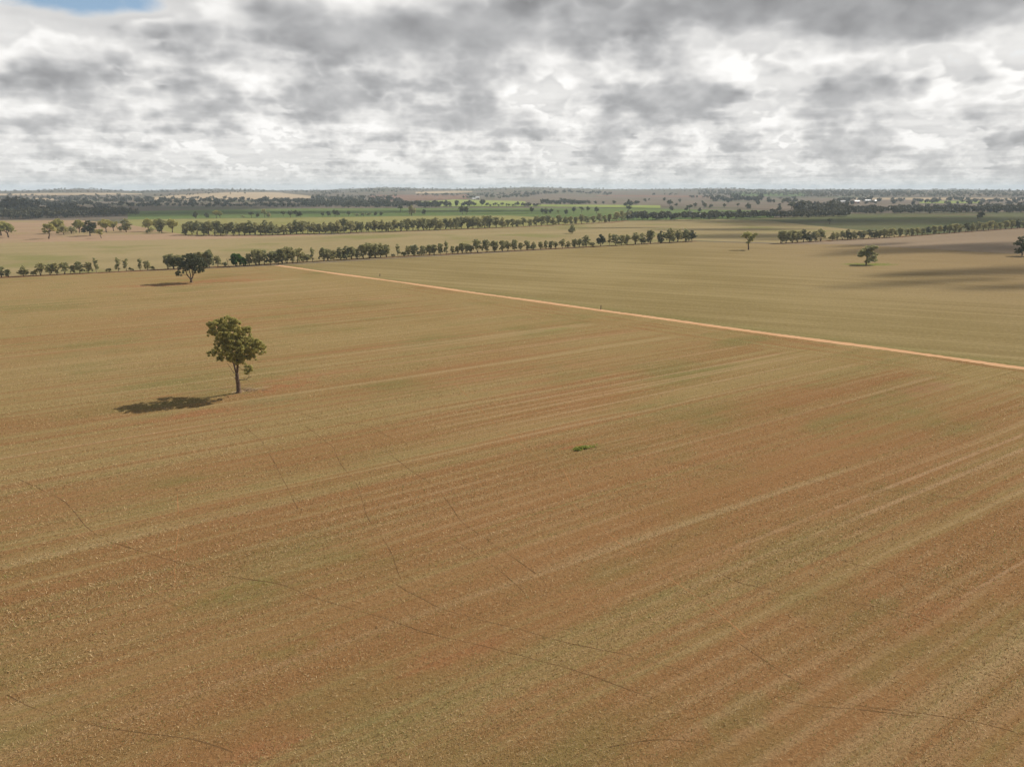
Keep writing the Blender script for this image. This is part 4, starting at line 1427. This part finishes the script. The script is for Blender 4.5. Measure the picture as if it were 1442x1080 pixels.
post(846, 436, 1.5, "short dark wooden post on the verge of the orange dirt track, about midway along it", .16, .06)
post(535, 389.5, 1.3, "dark wooden post beside the far half of the orange dirt track", .18)


def gate():
    p = at(387, 373.6)
    root = link("farm_gate", None)
    root.location = p
    root.rotation_euler = (0, 0, math.atan2(TRACK_N.y, TRACK_N.x))
    tag(root, "dark farm gate between posts where the dirt track meets the windbreak", "gate")
    for s in (-1, 1):
        mb = MB()
        mb.tube([(s * 2.3, 0, -.2), (s * 2.3, 0, .7), (s * 2.3, 0, 1.5)], [.16, .15, .14], 8)
        link("post", mb.mesh("post", [M_BARK]), root)
    mb = MB()
    for z in (.3, .6, .9, 1.2):
        mb.tube([(-2.1, 0, z), (0, 0, z), (2.1, 0, z)], [.035] * 3, 6)
    for a in (-2.1, 0, 2.1):
        mb.tube([(a, .01, .25), (a, .01, .7), (a, .01, 1.25)], [.04] * 3, 6)
    link("gate_rails", mb.mesh("gate_rails", [M_DEAD]), root)
gate()


def fallen_branches():
    g = np.random.default_rng(12)
    p = at(352, 549.5)
    mb = MB()
    for i in range(34):
        c = Vector((g.normal() * 1.3, g.normal() * .7, abs(g.normal()) * .12 + .05))
        an = g.normal() * .6
        L = g.uniform(.5, 1.8)
        d = Vector((math.cos(an), math.sin(an), g.normal() * .12))
        mb.tube([c - d * L / 2, c + Vector((0, 0, .08)), c + d * L / 2], taper(g.uniform(.03, .09), .02, 3), 5)
    o = link("fallen_branches", mb.mesh("fallen_branches", [M_DEAD]))
    o.location = p
    tag(o, "small pale heap of fallen branches at the foot of the tallest lone gum tree", "branch heap")
fallen_branches()


def weed_clump(px, py, rx, ry, n, label, seed, mat, hgt=.35):
    g = np.random.default_rng(seed)
    p = at(px, py)
    an, r = g.random(n) * 6.28, np.sqrt(g.random(n))
    wob = 1 + .35 * np.sin(an * 3 + 1) + .2 * np.sin(an * 7)
    cx, cy = np.cos(an) * r * rx * wob, np.sin(an) * r * ry * wob
    c = np.stack((cx * math.sin(ROW_AZ + .5) + cy * .4, cx * .35 + cy, g.uniform(.04, hgt, n)), -1)
    q = leaf_quads(g, c, np.full(n, .1), 1, .17)
    me = fast_mesh("weed_clump", q.reshape(-1, 3), np.full(n, 4), np.arange(n * 4), [mat])
    o = link("weed_clump", me)
    o.location = p
    tag(o, label, "weeds")


M_WEED = foliage_mat("fresh weed leaves", (0.20, 0.24, 0.045), (0.34, 0.38, 0.10), .45)
weed_clump(820, 632, 1.55, .70, 330, "small vivid green clump of weeds alone in the open stubble", 3, M_WEED)


# stubble standing on the nearer part of the field: straw and sprouting blades too many to count
def stubble():
    g = np.random.default_rng(99)
    P = []
    want = 560000
    while sum(len(a) for a in P) < want:
        n = 400000
        d = 26 * (320 / 26.0) ** (g.random(n) ** 1.25)          # distance ahead, thinning out
        x = (g.random(n) * 2 - 1) * (d * 0.92 + 24)
        y = d
        td = (x - TRACK_A.x) * TRACK_N.x + (y - TRACK_A.y) * TRACK_N.y
        v = x * math.cos(ROW_AZ) - y * math.sin(ROW_AZ)
        u = x * math.sin(ROW_AZ) + y * math.cos(ROW_AZ)
        k = 0.55 + .22 * np.sin(v * .55 + .8 * np.sin(u * .012)) + .18 * np.sin(v * 1.9 + 1) + .18 * np.sin(v * .17 + u * .008 + 2) + .12 * np.sin(u * .05 + v * .31)
        vq = np.round(v / .33) * .33 + g.normal(size=n) * .06   # sown in rows
        x2 = vq * math.cos(ROW_AZ) + u * math.sin(ROW_AZ)
        y2 = -vq * math.sin(ROW_AZ) + u * math.cos(ROW_AZ)
        ok = (td < -2.6) & (g.random(n) < k) & (np.hypot(x2, y2) > 22)
        P.append(np.stack((x2[ok], y2[ok]), -1))
    P = np.concatenate(P)[:want]
    n = len(P)
    dist = np.hypot(P[:, 0], P[:, 1])
    lean = g.normal(size=(n, 2)) * .9 + np.array([math.sin(ROW_AZ), math.cos(ROW_AZ)]) * .35
    Ln = g.uniform(.10, .30, n) * np.clip(dist / 70, .8, 1.1)
    ang = g.random(n) * 6.28
    wdt = g.uniform(.012, .030, n) * np.clip(dist / 60, .8, 1.5)
    base = np.stack((P[:, 0], P[:, 1], np.full(n, .010)), -1)
    up = np.stack((lean[:, 0], lean[:, 1], np.ones(n) * g.uniform(.25, 1.0, n)), -1)
    up /= np.linalg.norm(up, axis=1, keepdims=True)
    tip = base + up * Ln[:, None]
    w = np.stack((np.cos(ang), np.sin(ang), np.zeros(n)), -1) * wdt[:, None]
    q = np.stack((base - w, base + w, tip + w * .55, tip - w * .55), 1)
    me = fast_mesh("stubble", q.reshape(-1, 3), np.full(n, 4), np.arange(n * 4), [M_STRAW])
    tag(link("stubble", me), kind='stuff')


def straw_mat():
    m, N = new_mat("dry straw and sprouting blades")
    rnd = N.n.new('ShaderNodeNewGeometry').outputs['Random Per Island']
    r = N.n.new('ShaderNodeValToRGB')
    N.l.new(rnd, r.inputs[0])
    el = r.color_ramp.elements
    stops = [(0.0, (0.24, 0.135, 0.055)), (.30, (0.38, 0.24, 0.105)), (.58, (0.52, 0.36, 0.175)), (.88, (0.74, 0.57, 0.34)), (.90, (0.20, 0.22, 0.065)), (1.0, (0.28, 0.28, 0.09))]
    while len(el) < len(stops):
        el.new(0.5)
    for e, (p, c) in zip(el, stops):
        e.position = p
        e.color = (*c, 1)
    b = surface(N, r.outputs[0], 0.8, None, 0.1)
    tl = N.n.new('ShaderNodeBsdfTranslucent')
    N.l.new(r.outputs[0], tl.inputs['Color'])
    mx = N.n.new('ShaderNodeMixShader')
    mx.inputs[0].default_value = 0.35
    N.l.new(b.outputs[0], mx.inputs[1])
    N.l.new(tl.outputs[0], mx.inputs[2])
    out = [n for n in N.n if n.type == 'OUTPUT_MATERIAL'][0]
    N.l.new(mx.outputs[0], out.inputs['Surface'])
    return m


M_STRAW = straw_mat()
stubble()


# ------------------------------------------------------------------ drifting clouds overhead: their shadows darken the far paddocks
def cloud_mat(density):
    m = bpy.data.materials.new("cloud vapour")
    m.use_nodes = True
    nt = m.node_tree
    nt.nodes.clear()
    v = nt.nodes.new('ShaderNodeVolumePrincipled')
    v.inputs['Color'].default_value = (1, 1, 1, 1)
    v.inputs['Density'].default_value = density
    v.inputs['Anisotropy'].default_value = 0.3
    o = nt.nodes.new('ShaderNodeOutputMaterial')
    nt.links.new(v.outputs[0], o.inputs['Volume'])
    return m


CLOUD_DEPTH, CLOUD_Z = 1.6, 1000.0


def cloud(gx, gy, rx, ry, seed, thick=110.0, rot=0.0, mat=None):
    """A flat-based cumulus whose shadow falls round (gx, gy) on the ground."""
    g = np.random.default_rng(seed)
    k = CLOUD_Z / SUN_V.z
    c = Vector((gx + SUN_V.x * k, gy + SUN_V.y * k, CLOUD_Z))
    import bmesh
    bm = bmesh.new()
    bmesh.ops.create_icosphere(bm, subdivisions=5, radius=1.0)
    from mathutils import noise as mn
    off = Vector(g.uniform(-50, 50, 3))
    R = Matrix.Rotation(rot, 3, 'Z')
    for v in bm.verts:
        d = v.co.normalized()
        n = mn.fractal(d * 1.7 + off, 0.9, 2.1, 5) * .38
        s = 1.0 + n
        z = d.z * thick * s
        if z < 0:
            z *= .35
        v.co = R @ Vector((d.x * rx * s, d.y * ry * s, z))
    me = bpy.data.meshes.new("clouds")
    bm.to_mesh(me)
    bm.free()
    me.materials.append(mat)
    o = link("clouds", me)
    o.location = c
    tag(o, kind='stuff')


def clouds():
    def px(x, y):
        p = at(x, y)
        return p.x, p.y
    for i, (x, y, rx, ry, th, rot) in enumerate(CLOUD_SPOTS):
        gx, gy = px(x, y)
        th = min(40.0, max(9.0, ry * 0.8))
        cloud(gx, gy, rx, ry, 40 + i, th, rot, cloud_mat(CLOUD_DEPTH / (1.35 * th / SUN_V.z)))


CLOUD_SPOTS = [
    # ground pixel under the shadow, half sizes (m), thickness, turn
    (1420, 381, 75, 17, 90, .25), (1330, 395, 45, 6, 60, .2), (1285, 387, 25, 6, 60, .2), (1250, 402, 35, 4, 50, .2), (1440, 403, 40, 7, 70, .2),
    (1330, 349, 120, 24, 100, .45), (1460, 350, 80, 26, 90, .4), (1230, 345, 50, 8, 70, .5),
    (1060, 332, 70, 34, 90, .2), (1040, 323, 90, 22, 70, .1), (960, 311, 80, 14, 70, .1), (880, 321, 60, 10, 50, .1), (1130, 337, 50, 9, 60, .1),
    (1330, 311, 330, 100, 140, .25), (1140, 311, 150, 50, 110, .2),
    (430, 299, 360, 90, 130, .2), (690, 297, 180, 60, 120, .1), (60, 299, 420, 280, 140, .1), (250, 292, 300, 260, 130, .0),
    (730, 301, 100, 20, 60, .0),
]
clouds()

# ------------------------------------------------------------------ haze
def haze():
    m = bpy.data.materials.new("haze")
    m.use_nodes = True
    nt = m.node_tree
    nt.nodes.clear()
    v = nt.nodes.new('ShaderNodeVolumePrincipled')
    v.inputs['Color'].default_value = (0.70, 0.85, 1.0, 1)
    v.inputs['Density'].default_value = HAZE_DENSITY
    v.inputs['Anisotropy'].default_value = 0.0
    o = nt.nodes.new('ShaderNodeOutputMaterial')
    nt.links.new(v.outputs[0], o.inputs['Volume'])
    mb = MB()
    top, bot, r = 82.0, -3.0, 9600.0
    mb.box((0, 0, (top + bot) / 2), (2 * r, 2 * r, top - bot))
    me = mb.mesh("haze", [m])
    o = link("haze", me)
    tag(o, kind='stuff')


HAZE_DENSITY = 0.000095
haze()
